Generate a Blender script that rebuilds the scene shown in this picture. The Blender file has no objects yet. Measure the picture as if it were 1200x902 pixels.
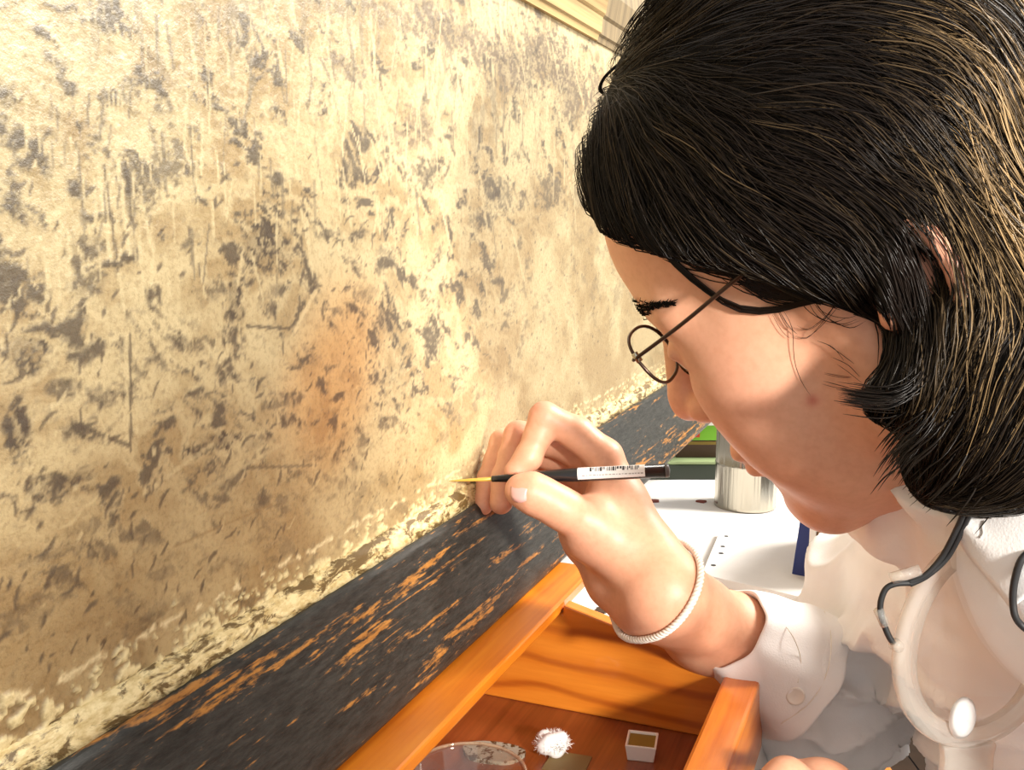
import bpy, math, random
import numpy as np
from mathutils import Vector, Matrix
from mathutils.bvhtree import BVHTree

random.seed(4); rng = np.random.default_rng(4)
scene = bpy.context.scene
COL = scene.collection

# ------------------------------------------------------------------ camera
CAM_H = 1.06
FPX = 1167.0
PITCH = math.atan(189 / FPX)
cam_d = bpy.data.cameras.new('camera'); cam = bpy.data.objects.new('camera', cam_d); COL.objects.link(cam)
cam.location = (0, 0, CAM_H); cam.rotation_euler = (math.pi / 2 - PITCH, 0, 0)
cam_d.sensor_width = 36; cam_d.lens = 36 * FPX / 1200; cam_d.clip_start = 0.02
scene.camera = cam
# ------------------------------------------------------------------ light
world = bpy.data.worlds.new('world'); scene.world = world; world.use_nodes = True
wn = world.node_tree.nodes['Background']
wn.inputs[0].default_value = (1.0, 0.975, 0.94, 1); wn.inputs[1].default_value = 0.75

def area_light(name, loc, target, power, size, color):
    l = bpy.data.lights.new(name, 'AREA'); l.energy = power; l.size = size; l.color = color
    o = bpy.data.objects.new(name, l); COL.objects.link(o); o.location = loc
    o.rotation_euler = (Vector(target) - Vector(loc)).to_track_quat('-Z', 'Y').to_euler()
    return o
area_light('window_light', (1.75, 1.05, CAM_H + 1.35), (0.05, 0.45, CAM_H), 105, 0.8, (1.0, 0.95, 0.86))
sp_l = bpy.data.lights.new('flash_fill_light', 'SPOT'); sp_l.energy = 72; sp_l.color = (1.0, 0.945, 0.86); sp_l.spot_size = math.radians(42); sp_l.spot_blend = 0.9; sp_l.shadow_soft_size = 0.06  # unseen fill spot added right of the camera, in place of a flash
sp_o = bpy.data.objects.new('flash_fill_light', sp_l); COL.objects.link(sp_o); sp_o.location = (0.56, -0.45, CAM_H + 0.17)
sp_o.rotation_euler = (Vector((0.185, 0.5, CAM_H - 0.11)) - sp_o.location).to_track_quat('-Z', 'Y').to_euler()
scene.view_settings.view_transform = 'Standard'; scene.view_settings.look = 'None'
scene.view_settings.gamma = 1; scene.view_settings.use_curve_mapping = False
scene.view_settings.exposure = 0.48

# ------------------------------------------------------------------ frames
A3 = lambda *a: np.array(a, float)
CAMP = A3(0, 0, CAM_H)
RIGHT = A3(1, 0, 0); FWD = A3(0, math.cos(PITCH), -math.sin(PITCH)); UP = A3(0, math.sin(PITCH), math.cos(PITCH))
def P(px, py, dep):
    return CAMP + dep * (FWD + RIGHT * ((px - 600) / FPX) + UP * ((451 - py) / FPX))
def PX(V):
    Q = np.asarray(V) - CAMP; d = Q @ FWD
    return np.stack([600 + FPX * (Q @ RIGHT) / d, 451 - FPX * (Q @ UP) / d, d], -1)
def onz(px, py, z):                       # where a sight line meets a level z (relative to the camera)
    r = P(px, py, 1) - CAMP
    return CAMP + r * (z / r[2])
ANG = math.atan2(0.925, 0.379)
DV = A3(math.cos(ANG), math.sin(ANG), 0); NV = A3(math.sin(ANG), -math.cos(ANG), 0)
PD = 0.235                                # distance from the camera to the painting
def W(u, w, z):                           # painting frame: along, out of the panel, up
    return CAMP + DV * u + NV * (w - PD) + A3(0, 0, z)
def Wa(U):
    U = np.asarray(U, float)
    return CAMP + U[:, :1] * DV + (U[:, 1:2] - PD) * NV + U[:, 2:3] * A3(0, 0, 1)
def onw(px, py, w=0.0):                   # sight line to the plane w -> (u, z)
    r = P(px, py, 1) - CAMP
    t = (w - PD) / (r @ NV); q = r * t
    return q @ DV, q[2]

# ------------------------------------------------------------------ object helpers
def link(o, parent=None):
    COL.objects.link(o)
    if parent is not None: o.parent = parent
    return o
WORLD_OF = {}
def tag(o, label=None, cat=None, group=None, kind=None):
    if label: o['label'] = label
    if cat: o['category'] = cat
    if group: o['group'] = group
    if kind: o['kind'] = kind
    return o
def thing(name, loc, label, cat, rz=0.0, group=None):
    o = bpy.data.objects.new(name, None); o.empty_display_size = 0.02; link(o)
    M = Matrix.Translation(Vector(loc)) @ Matrix.Rotation(rz, 4, 'Z')
    o.matrix_world = M; WORLD_OF[o.name] = M
    return tag(o, label, cat, group)
def mk(name, V, F, mat, parent=None, smooth=True, rz=0.0, origin=None, mats=None, fm=None):
    V = np.asarray(V, float)
    if parent is not None: M = WORLD_OF[parent.name]
    else:
        if origin is None: origin = (V[:, 0].mean(), V[:, 1].mean(), V[:, 2].min())
        M = Matrix.Translation(Vector(origin)) @ Matrix.Rotation(rz, 4, 'Z')
    Mi = np.array(M.inverted())
    L = V @ Mi[:3, :3].T + Mi[:3, 3]
    me = bpy.data.meshes.new(name)
    if isinstance(F, np.ndarray): F = F.tolist()
    me.from_pydata(L.tolist(), [], F); me.update()
    if smooth: me.polygons.foreach_set('use_smooth', [True] * len(me.polygons))
    for m in (mats or [mat]): me.materials.append(m)
    if fm is not None: me.polygons.foreach_set('material_index', fm)
    o = bpy.data.objects.new(name, me); link(o, parent)
    if parent is None: o.matrix_world = M
    WORLD_OF[o.name] = M
    return o
def set_tint(o, C):
    a = o.data.color_attributes.new('tint', 'FLOAT_COLOR', 'POINT')
    C = np.c_[np.clip(C, 0, 1), np.ones(len(C))].astype(np.float32)
    a.data.foreach_set('color', C.ravel())
def bevel(o, w=0.0015, seg=2):
    b = o.modifiers.new('bevel', 'BEVEL'); b.width = w; b.segments = seg; b.limit_method = 'ANGLE'
    return o
def merge(*parts):
    V = []; F = []; n = 0
    for v, f in parts:
        V.append(np.asarray(v, float)); F += [[i + n for i in q] for q in (f.tolist() if isinstance(f, np.ndarray) else f)]; n += len(v)
    return np.concatenate(V), F
def hexa(c):                              # 8 corners: bottom loop then top loop
    return np.asarray(c, float), [[3, 2, 1, 0], [4, 5, 6, 7], [0, 1, 5, 4], [1, 2, 6, 5], [2, 3, 7, 6], [3, 0, 4, 7]]
def wbox(u0, u1, w0, w1, z0, z1):         # box along the painting frame
    return hexa([W(u0, w0, z0), W(u0, w1, z0), W(u1, w1, z0), W(u1, w0, z0), W(u0, w0, z1), W(u0, w1, z1), W(u1, w1, z1), W(u1, w0, z1)])
def obox(c, ax, ay, az, hx, hy, hz):      # oriented box standing on c
    c = np.asarray(c, float); L = []
    for z in (0, 1):
        for sx, sy in ((-1, -1), (1, -1), (1, 1), (-1, 1)): L.append(c + ax * sx * hx + ay * sy * hy + az * z * 2 * hz)
    return hexa(L)
def unit(v): v = np.asarray(v, float); return v / max(np.linalg.norm(v), 1e-9)
def frames(pts, closed=False):
    pts = np.asarray(pts, float); n = len(pts)
    if closed: T = np.roll(pts, -1, 0) - np.roll(pts, 1, 0)
    else: T = np.gradient(pts, axis=0)
    T = T / np.maximum(np.linalg.norm(T, axis=1, keepdims=True), 1e-9)
    a = A3(0, 0, 1) if abs(T[0][2]) < 0.9 else A3(1, 0, 0)
    Nn = [unit(np.cross(T[0], a))]
    for i in range(1, n): Nn.append(unit(Nn[-1] - T[i] * (Nn[-1] @ T[i])))
    Nn = np.array(Nn); return T, Nn, np.cross(T, Nn)
def tube(pts, r, n=8, closed=False, flat=1.0):
    pts = np.asarray(pts, float); m = len(pts); r = np.broadcast_to(np.asarray(r, float), (m,))
    T, N, B = frames(pts, closed)
    a = np.arange(n) * 2 * math.pi / n
    V = pts[:, None] + r[:, None, None] * (np.cos(a)[None, :, None] * N[:, None] + flat * np.sin(a)[None, :, None] * B[:, None])
    F = []
    for i in range(m if closed else m - 1):
        j = (i + 1) % m
        for k in range(n): F.append([i * n + k, i * n + (k + 1) % n, j * n + (k + 1) % n, j * n + k])
    if not closed: F += [list(range(n - 1, -1, -1)), [(m - 1) * n + k for k in range(n)]]
    return V.reshape(-1, 3), F
def spline(pts, n):
    pts = np.asarray(pts, float); m = len(pts); t = np.linspace(0, m - 1, n); i = np.clip(t.astype(int), 0, m - 2); f = (t - i)[:, None]
    g = lambda k: pts[np.clip(k, 0, m - 1)]
    p0, p1, p2, p3 = g(i - 1), g(i), g(i + 1), g(i + 2)
    return 0.5 * (2 * p1 + (p2 - p0) * f + (2 * p0 - 5 * p1 + 4 * p2 - p3) * f * f + (3 * p1 - p0 - 3 * p2 + p3) * f ** 3)
def lathe(c, axis, prof, n=32, cap=False, ref=None):   # prof: (radius, height) list
    axis = unit(axis); a = ref if ref is not None else (A3(1, 0, 0) if abs(axis[0]) < 0.9 else A3(0, 1, 0))
    x = unit(a - axis * (a @ axis)); y = np.cross(axis, x)
    th = np.arange(n) * 2 * math.pi / n; V = []; F = []
    for r, h in prof: V += [c + axis * h + r * (math.cos(t) * x + math.sin(t) * y) for t in th]
    for i in range(len(prof) - 1):
        for k in range(n): F.append([i * n + k, i * n + (k + 1) % n, (i + 1) * n + (k + 1) % n, (i + 1) * n + k])
    if cap: F += [list(range(n - 1, -1, -1)), [(len(prof) - 1) * n + k for k in range(n)]]
    return np.array(V), F

# ------------------------------------------------------------------ noise
_T = rng.random((32, 32, 32))
def vnoise(X):
    X = np.asarray(X, float); i = np.floor(X).astype(int); f = X - i; f = f * f * (3 - 2 * f)
    r = 0
    for dx in (0, 1):
        for dy in (0, 1):
            for dz in (0, 1):
                w = (f[..., 0] if dx else 1 - f[..., 0]) * (f[..., 1] if dy else 1 - f[..., 1]) * (f[..., 2] if dz else 1 - f[..., 2])
                r = r + w * _T[(i[..., 0] + dx) % 32, (i[..., 1] + dy) % 32, (i[..., 2] + dz) % 32]
    return r
def fbm(X, o=4, g=0.5):
    r = 0; a = 0.5; s = 0; X = np.asarray(X, float)
    for k in range(o): r = r + a * vnoise(X * 2 ** k + 7.3 * k); s += a; a *= g
    return r / s
def sstep(a, b, x): t = np.clip((x - a) / (b - a), 0, 1); return t * t * (3 - 2 * t)

# ------------------------------------------------------------------ signed distance volumes
class Vol:
    def __init__(s, lo, hi, h):
        s.lo = np.asarray(lo, float); s.h = h; s.n = np.ceil((np.asarray(hi) - s.lo) / h).astype(int) + 1
        s.f = np.full(s.n, 1.0, np.float32)
    def sub(s, lo, hi):
        a = np.clip(np.floor((lo - s.lo) / s.h).astype(int), 0, s.n); b = np.clip(np.ceil((hi - s.lo) / s.h).astype(int) + 1, 0, s.n)
        if (b <= a).any(): return None, None
        sl = tuple(slice(a[k], b[k]) for k in range(3))
        g = np.stack(np.meshgrid(*[s.lo[k] + s.h * np.arange(a[k], b[k]) for k in range(3)], indexing='ij'), -1).astype(np.float32)
        return sl, g
    def op(s, fn, lo, hi, k, mode='add'):
        m = max(k, 3 * s.h) + 2 * s.h
        sl, g = s.sub(np.asarray(lo) - m, np.asarray(hi) + m)
        if sl is None: return
        b = fn(g); a = s.f[sl]
        if mode == 'add': hh = np.maximum(k - np.abs(a - b), 0) / max(k, 1e-6); s.f[sl] = np.minimum(a, b) - hh * hh * k / 4
        else: b = -b; hh = np.maximum(k - np.abs(a - b), 0) / max(k, 1e-6); s.f[sl] = np.maximum(a, b) + hh * hh * k / 4
    def cone(s, a, b, r1, r2, k=0.006, mode='add'):
        a = np.asarray(a, float); b = np.asarray(b, float); d = b - a; L = max(d @ d, 1e-12); R = max(r1, r2)
        def fn(g):
            q = g - a.astype(np.float32); t = np.clip((q @ d.astype(np.float32)) / L, 0, 1)
            return np.linalg.norm(q - t[..., None] * d.astype(np.float32), axis=-1) - (r1 + (r2 - r1) * t)
        s.op(fn, np.minimum(a, b) - R, np.maximum(a, b) + R, k, mode)
    def chain(s, pts, k=0.006, mode='add'):
        for (a, ra), (b, rb) in zip(pts[:-1], pts[1:]): s.cone(a, b, ra, rb, k, mode)
    def ell(s, c, r, R=None, k=0.006, mode='add'):
        c = np.asarray(c, float); r = np.asarray(r, float); R = np.eye(3) if R is None else R
        def fn(g):
            q = (g - c.astype(np.float32)) @ R.T.astype(np.float32)
            k0 = np.linalg.norm(q / r, axis=-1); k1 = np.linalg.norm(q / (r * r), axis=-1)
            return k0 * (k0 - 1) / np.maximum(k1, 1e-6)
        e = np.abs(R.T) @ r
        s.op(fn, c - e, c + e, k, mode)
    def mesh(s):
        f = s.f; sg = f < 0; n = s.n
        c = sum(sg[i:n[0] - 1 + i, j:n[1] - 1 + j, k:n[2] - 1 + k].astype(np.int8) for i in (0, 1) for j in (0, 1) for k in (0, 1))
        act = (c > 0) & (c < 8); cell = np.argwhere(act); idx = np.full(act.shape, -1, np.int64); idx[act] = np.arange(len(cell))
        acc = np.zeros((len(cell), 3)); cnt = np.zeros(len(cell))
        cr = [(i, j, k) for i in (0, 1) for j in (0, 1) for k in (0, 1)]
        val = {o: f[cell[:, 0] + o[0], cell[:, 1] + o[1], cell[:, 2] + o[2]] for o in cr}
        for o in cr:
            for ax in range(3):
                if o[ax]: continue
                o2 = list(o); o2[ax] = 1; o2 = tuple(o2); a = val[o]; b = val[o2]; m = (a < 0) != (b < 0)
                t = np.where(m, a / np.where(m, a - b, 1), 0)
                for q in range(3):
                    acc[:, q] += np.where(m, o[q] + (t if q == ax else 0), 0)
                cnt += m
        V = s.lo + s.h * (cell + acc / cnt[:, None]); F = []
        for ax in range(3):
            b1, b2 = (ax + 1) % 3, (ax + 2) % 3
            sl0 = [slice(None)] * 3; sl1 = [slice(None)] * 3; sl0[ax] = slice(0, -1); sl1[ax] = slice(1, None)
            A = sg[tuple(sl0)]; B = sg[tuple(sl1)]; e = np.argwhere(A != B)
            e = e[(e[:, b1] > 0) & (e[:, b2] > 0) & (e[:, b1] < n[b1] - 1) & (e[:, b2] < n[b2] - 1)]
            ins = A[e[:, 0], e[:, 1], e[:, 2]]
            def at(d1, d2):
                q = e.copy(); q[:, b1] += d1; q[:, b2] += d2; return idx[q[:, 0], q[:, 1], q[:, 2]]
            Q = np.stack([at(-1, -1), at(0, -1), at(0, 0), at(-1, 0)], 1)
            Q[~ins] = Q[~ins][:, ::-1]; F.append(Q)
        return V, np.concatenate(F)
    def sample(s, X):
        q = (X - s.lo) / s.h; q = np.clip(q, 0, np.array(s.n) - 1.001); i = q.astype(int); f = q - i; r = 0
        for dx in (0, 1):
            for dy in (0, 1):
                for dz in (0, 1):
                    w = (f[:, 0] if dx else 1 - f[:, 0]) * (f[:, 1] if dy else 1 - f[:, 1]) * (f[:, 2] if dz else 1 - f[:, 2])
                    r = r + w * s.f[i[:, 0] + dx, i[:, 1] + dy, i[:, 2] + dz]
        return r
    def grad(s, X):
        e = s.h; g = np.stack([s.sample(X + e * np.eye(3)[k]) - s.sample(X - e * np.eye(3)[k]) for k in range(3)], -1)
        return g / np.maximum(np.linalg.norm(g, axis=1, keepdims=True), 1e-9)
def smooth_mesh(V, F, it=2, lam=0.5):
    for _ in range(it):
        S = np.zeros_like(V); c = np.zeros(len(V))
        for a, b in ((0, 1), (1, 2), (2, 3), (3, 0)):
            np.add.at(S, F[:, a], V[F[:, b]]); np.add.at(S, F[:, b], V[F[:, a]]); np.add.at(c, F[:, a], 1); np.add.at(c, F[:, b], 1)
        V = V + lam * (S / c[:, None] - V)
    return V
def vnormals(V, F):
    N = np.zeros_like(V); fn = np.cross(V[F[:, 2]] - V[F[:, 0]], V[F[:, 3]] - V[F[:, 1]])
    for k in range(4): np.add.at(N, F[:, k], fn)
    return N / np.maximum(np.linalg.norm(N, axis=1, keepdims=True), 1e-12)

# ------------------------------------------------------------------ materials
def mat(name, base=(0.8, 0.8, 0.8), rough=0.5, **kw):
    m = bpy.data.materials.new(name); m.use_nodes = True; b = m.node_tree.nodes['Principled BSDF']
    b.inputs['Base Color'].default_value = (*base, 1); b.inputs['Roughness'].default_value = rough
    for k, v in kw.items(): b.inputs[k.replace('_', ' ')].default_value = v
    return m
class NT:
    def __init__(s, m): s.t = m.node_tree; s.b = s.t.nodes['Principled BSDF']; s.c = None
    def n(s, t, **kw):
        x = s.t.nodes.new(t)
        for k, v in kw.items():
            if k.startswith('_'): setattr(x, k[1:], v)
            else: s.set(x.inputs[int(k[1:]) if k[0] == 'i' and k[1:].isdigit() else k], v)
        return x
    def set(s, inp, v):
        if hasattr(v, 'is_linked') or isinstance(v, bpy.types.NodeSocket): s.t.links.new(v, inp)
        else: inp.default_value = v
    def coord(s, scale=(1, 1, 1), kind='Object'):
        c = s.n('ShaderNodeTexCoord'); mp = s.n('ShaderNodeMapping'); s.t.links.new(c.outputs[kind], mp.inputs[0]); mp.inputs['Scale'].default_value = scale
        return mp.outputs[0]
    def noise(s, vec, scale, detail=4, rough=0.6, dist=0.0):
        x = s.n('ShaderNodeTexNoise'); s.t.links.new(vec, x.inputs['Vector']); x.inputs['Scale'].default_value = scale
        x.inputs['Detail'].default_value = detail; x.inputs['Roughness'].default_value = rough; x.inputs['Distortion'].default_value = dist
        return x.outputs['Fac']
    def ramp(s, fac, stops):
        x = s.n('ShaderNodeValToRGB'); s.t.links.new(fac, x.inputs[0]); e = x.color_ramp.elements
        while len(e) < len(stops): e.new(0.5)
        for q, (p, c) in zip(e, stops): q.position = p; q.color = (*c, 1) if len(c) == 3 else c
        return x.outputs[0]
    def mix(s, fac, a, b, mode='MIX'):
        x = s.n('ShaderNodeMix', _data_type='RGBA', _blend_type=mode); s.set(x.inputs[0], fac)
        for k, v in ((6, a), (7, b)):
            if isinstance(v, tuple): v = (*v, 1) if len(v) == 3 else v
            s.set(x.inputs[k], v)
        return x.outputs[2]
    def bump(s, h, strength=0.3, dist=0.001):
        x = s.n('ShaderNodeBump'); s.t.links.new(h, x.inputs['Height']); x.inputs['Strength'].default_value = strength; x.inputs['Distance'].default_value = dist
        s.t.links.new(x.outputs[0], s.b.inputs['Normal'])
    def base(s, v): s.t.links.new(v, s.b.inputs['Base Color'])
    def attr(s, name='tint'):
        x = s.n('ShaderNodeAttribute'); x.attribute_name = name; return x.outputs['Color']

def m_wood(name, c1, c2, c3, sc=(6, 60, 60), rough=0.32, coat=0.5, seed=0):
    m = mat(name, c1, rough); t = NT(m); t.b.inputs['Coat Weight'].default_value = coat; t.b.inputs['Coat Roughness'].default_value = 0.18
    v = t.coord(sc)
    g = t.noise(v, 1.0, 5, 0.6, 1.2); f = t.noise(t.coord((sc[0] * 2, sc[1] * 9, sc[2] * 9)), 1.0, 3)
    c = t.ramp(g, [(0.3, c2), (0.5, c1), (0.72, c3)])
    t.base(t.mix(0.25, c, t.ramp(f, [(0.35, c2), (0.65, c3)]))); t.bump(f, 0.12, 0.0005)
    return m
M = {}
M['pine'] = m_wood('orange_pine', (0.68, 0.195, 0.012), (0.52, 0.11, 0.006), (0.76, 0.26, 0.02), (5, 45, 45))
mp = mat('pine_grain', (0.6, 0.2, 0.02), 0.34); t = NT(mp); t.b.inputs['Coat Weight'].default_value = 0.4
vv = t.coord((1, 1, 1)); wv = t.n('ShaderNodeTexWave', _wave_type='BANDS', _bands_direction='Z'); t.t.links.new(vv, wv.inputs['Vector'])
wv.inputs['Scale'].default_value = 16; wv.inputs['Distortion'].default_value = 7; wv.inputs['Detail'].default_value = 1.5; wv.inputs['Detail Scale'].default_value = 0.55
ff = t.noise(t.coord((300, 25, 300)), 1.0, 3)
t.base(t.mix(0.2, t.ramp(wv.outputs['Fac'], [(0.0, (0.36, 0.075, 0.005)), (0.22, (0.60, 0.17, 0.012)), (1.0, (0.68, 0.22, 0.02))]), t.ramp(ff, [(0.3, (0.42, 0.1, 0.01)), (0.7, (0.75, 0.28, 0.04))])))
M['pine_grain'] = mp
M['redwood'] = m_wood('red_brown_board', (0.20, 0.045, 0.012), (0.13, 0.026, 0.007), (0.28, 0.075, 0.02), (4, 70, 40), 0.35, 0.4)
M['stool'] = m_wood('stool_wood', (0.62, 0.18, 0.02), (0.45, 0.1, 0.01), (0.7, 0.25, 0.03))

ms = mat('skin', (0.7, 0.42, 0.28), 0.46); t = NT(ms)
t.b.inputs['Subsurface Weight'].default_value = 0.12; t.b.inputs['Subsurface Radius'].default_value = (1, 0.35, 0.2); t.b.inputs['Subsurface Scale'].default_value = 0.006
vv = t.coord((1, 1, 1)); sp = t.noise(vv, 260, 3, 0.6); bg = t.noise(vv, 28, 3)
t.base(t.mix(1.0, t.mix(0.16, t.attr(), t.ramp(bg, [(0.35, (0.62, 0.27, 0.17)), (0.65, (0.80, 0.52, 0.36))])), t.ramp(sp, [(0.3, (0.93, 0.90, 0.88)), (0.6, (1, 1, 1))]), 'MULTIPLY'))
t.bump(t.noise(vv, 700, 2), 0.12, 0.0004); M['skin'] = ms
M['nail'] = mat('nail', (0.76, 0.42, 0.38), 0.25)
mh = mat('hair', (0.02, 0.014, 0.01), 0.32); t = NT(mh); t.base(t.attr()); t.b.inputs['Specular IOR Level'].default_value = 0.22; M['hair'] = mh
M['scalp'] = mat('hair_under', (0.005, 0.0035, 0.0025), 0.7, Specular_IOR_Level=0.1)
def m_cloth(name, c, weave=900, b=0.25):
    m = mat(name, c, 0.85); t = NT(m); v = t.coord(); t.b.inputs['Sheen Weight'].default_value = 0.1
    n = t.noise(v, 22, 4); t.base(t.mix(1.0, c, t.ramp(n, [(0.3, (0.93, 0.92, 0.92)), (0.7, (1, 1, 1))]), 'MULTIPLY')); t.bump(t.noise(v, weave, 2), b, 0.0006); return m
M['shirt'] = m_cloth('white_cotton', (0.88, 0.865, 0.855)); M['button'] = mat('button', (0.78, 0.74, 0.68), 0.3)
M['seam'] = mat('seam_thread', (0.35, 0.33, 0.31), 0.8)
M['cord'] = mat('black_cord', (0.012, 0.012, 0.013), 0.5); M['bracelet'] = mat('white_thread', (0.80, 0.74, 0.66), 0.8)
M['wire'] = mat('brown_wire', (0.05, 0.028, 0.02), 0.28, Metallic=0.7); mst = mat('steel', (0.46, 0.43, 0.36), 0.2, Metallic=1.0); t = NT(mst); t.bump(t.noise(t.coord((160, 160, 3)), 1, 2), 0.5, 0.004); M['steel'] = mst
def m_clear(name, tint, gloss=0.08, haze=0.0, hazec=(0.8, 0.78, 0.74), rough=0.03):   # thin clear plastic or glass: lets light through, with a surface shine
    m = bpy.data.materials.new(name); m.use_nodes = True; nt = m.node_tree; nt.nodes.clear(); N = nt.nodes.new; Lk = nt.links.new
    o = N('ShaderNodeOutputMaterial'); tr = N('ShaderNodeBsdfTransparent'); tr.inputs[0].default_value = (*tint, 1); gs = N('ShaderNodeBsdfGlossy'); gs.inputs['Roughness'].default_value = rough
    df = N('ShaderNodeBsdfDiffuse'); df.inputs[0].default_value = (*hazec, 1); m1 = N('ShaderNodeMixShader'); m1.inputs[0].default_value = haze; Lk(tr.outputs[0], m1.inputs[1]); Lk(df.outputs[0], m1.inputs[2])
    fr = N('ShaderNodeLayerWeight'); fr.inputs[0].default_value = 0.25; mt = N('ShaderNodeMath'); mt.operation = 'MULTIPLY_ADD'; Lk(fr.outputs['Facing'], mt.inputs[0]); mt.inputs[1].default_value = gloss * 4; mt.inputs[2].default_value = gloss * .4
    m2 = N('ShaderNodeMixShader'); Lk(mt.outputs[0], m2.inputs[0]); Lk(m1.outputs[0], m2.inputs[1]); Lk(gs.outputs[0], m2.inputs[2]); Lk(m2.outputs[0], o.inputs[0]); return m
M['glass'] = m_clear('spectacle_glass', (.97, .97, .96), .05)
M['acrylic'] = m_clear('clear_acrylic', (.93, .90, .86), .10, .16)
M['lens'] = m_clear('magnifier_lens', (.975, .965, .95), .07, .03)
M['dishglass'] = m_clear('dish_glass', (.95, .91, .86), .12, .03)
M['black'] = mat('black_lacquer', (0.010, 0.010, 0.012), 0.25); M['gold_hair'] = mat('golden_bristle', (0.62, 0.38, 0.06), 0.35)
M['white'] = mat('white_plastic', (0.82, 0.79, 0.74), 0.4); M['ochre'] = mat('ochre_paint', (0.22, 0.14, 0.012), 0.55)
M['cotton'] = mat('cotton_wool', (0.88, 0.86, 0.84), 0.95); M['ink'] = mat('label_ink', (0.03, 0.03, 0.035), 0.6); M['label'] = mat('label_paper', (0.85, 0.85, 0.84), 0.5)
M['blue'] = mat('blue_cloth', (0.02, 0.04, 0.20), 0.6); M['green'] = mat('green_carton', (0.16, 0.42, 0.02), 0.4); M['red'] = mat('red_print', (0.5, 0.05, 0.02), 0.5)
M['dgreen'] = mat('dark_green', (0.012, 0.022, 0.010), 0.35); M['pgreen'] = mat('pale_green', (0.26, 0.33, 0.16), 0.5); M['brown'] = mat('brown_box', (0.06, 0.028, 0.012), 0.6)
M['stain'] = mat('dried_red', (0.20, 0.045, 0.03), 0.7)
M['eye'] = mat('eye_white', (0.8, 0.76, 0.72), 0.1); M['iris'] = mat('iris', (0.03, 0.015, 0.008), 0.1)

# ================================================================== setting
FZ = -CAM_H                                  # floor, relative to the camera
mf = mat('dark_floor', (0.05, 0.025, 0.015), 0.4); t = NT(mf); t.base(t.ramp(t.noise(t.coord((1.2, 14, 1)), 1, 4), [(0.3, (0.014, 0.007, 0.004)), (0.7, (0.04, 0.019, 0.010))])); M['floor'] = mf
mw = mat('plaster', (0.45, 0.40, 0.32), 0.9); t = NT(mw); t.base(t.ramp(t.noise(t.coord(), 3, 5), [(0.3, (0.36, 0.31, 0.24)), (0.7, (0.52, 0.46, 0.37))])); M['wall'] = mw
flo = thing('floor', (0, 0, 0), None, None); flo['kind'] = 'structure'; flo['label'] = 'dark wooden plank floor under the table'
pk = None
for i in range(24):                          # planks
    x0 = -2.4 + i * 0.2
    v, f = hexa([A3(x0 + .002, -2, -.02), A3(x0 + .198, -2, -.02), A3(x0 + .198, 3.4, -.02), A3(x0 + .002, 3.4, -.02), A3(x0 + .002, -2, 0), A3(x0 + .198, -2, 0), A3(x0 + .198, 3.4, 0), A3(x0 + .002, 3.4, 0)])
    mk('plank', v, f, M['floor'], flo, smooth=False)
def wallbox(name, lo, hi, label):
    a, b = A3(*lo), A3(*hi)
    v, f = hexa([A3(a[0], a[1], a[2]), A3(b[0], a[1], a[2]), A3(b[0], b[1], a[2]), A3(a[0], b[1], a[2]), A3(a[0], a[1], b[2]), A3(b[0], a[1], b[2]), A3(b[0], b[1], b[2]), A3(a[0], b[1], b[2])])
    o = mk(name, v, f, M['wall'], smooth=False); tag(o, label, None, kind='structure')
wallbox('wall_back', (-2.4, 3.4, 0), (2.4, 3.5, 2.7), 'plain plaster wall behind the work table')
wallbox('wall_left', (-2.5, -2, 0), (-2.4, 3.5, 2.7), 'plain plaster wall on the far side of the painting')

# ------------------------------------------------------------------ the painting
ZB, ZT = -0.1486, 0.1335
ptg = thing('framed_painting', W(0.6, 0, -0.2226), 'large old golden landscape painting in a worn black frame, under restoration', 'painting', ANG)
us = [-0.12]
while us[-1] < 1.35: us.append(us[-1] + (0.0009 if us[-1] < 0.32 else 0.0009 + (us[-1] - 0.32) * 0.0032) * (2.5 if us[-1] < 0.13 else 1))
us = np.array(us); zs = np.linspace(ZB, ZT, 330)
U, Z = np.meshgrid(us, zs, indexing='ij'); nu, nz = U.shape
S3 = lambda a, b, o=0.0: np.stack([a, b, np.full_like(a, o)], -1)
# ---- the painted image, in the painting's own coordinates
wx = fbm(S3(U * 45, Z * 45, 1.5)) - 0.5; wy = fbm(S3(U * 45, Z * 45, 9.5)) - 0.5
wx2 = fbm(S3(U * 16, Z * 16, 3.5), 3) - 0.5; wy2 = fbm(S3(U * 16, Z * 16, 5.5), 3) - 0.5
Uw = U + 0.018 * wx + 0.02 * wx2; Zw = Z + 0.018 * wy + 0.02 * wy2
big = fbm(S3(Uw * 30, Zw * 38, 2.2), 5, .6); rag = fbm(S3(U * 230 + 60 * Z, Z * 280, 14.4), 4, .7); mid = fbm(S3(Uw * 95 + Zw * 40, Zw * 130, 4.1), 5, .68); fin = fbm(S3(Uw * 210, Zw * 260, 6.6), 3)
ridge = 1 - np.abs(2 * fbm(S3(Uw * 55 + 20 * Zw, Zw * 80, 8.8), 4) - 1)
grass = fbm(S3(U * 330 + 26 * wx2 + 40 * Z, Z * 34 + 4 * wx2, 3.3), 3); grass2 = fbm(S3(U * 150 - 30 * Z + 12 * wy2, Z * 22, 7.3), 3)
right_smooth = sstep(0.50, 0.66, U + 0.30 * (0.02 - Z)) * sstep(0.055, -0.01, Z)          # quiet ground at the right
low_smooth = sstep(-0.075, -0.125, Z)
dens = np.clip(1 - 0.75 * right_smooth - 0.7 * low_smooth, 0, 1)
topg = sstep(0.01, 0.075, Z + 0.05 * wx2 * 4 * 0.3)
base = np.array([0.375, 0.28, 0.140]); pale = np.array([0.52, 0.42, 0.235]); warm = np.array([0.28, 0.185, 0.078]); dark = np.array([0.070, 0.050, 0.030]); grey = np.array([0.185, 0.145, 0.085])
lerp = lambda a, b, f: a + (b - a) * f[..., None]
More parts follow.
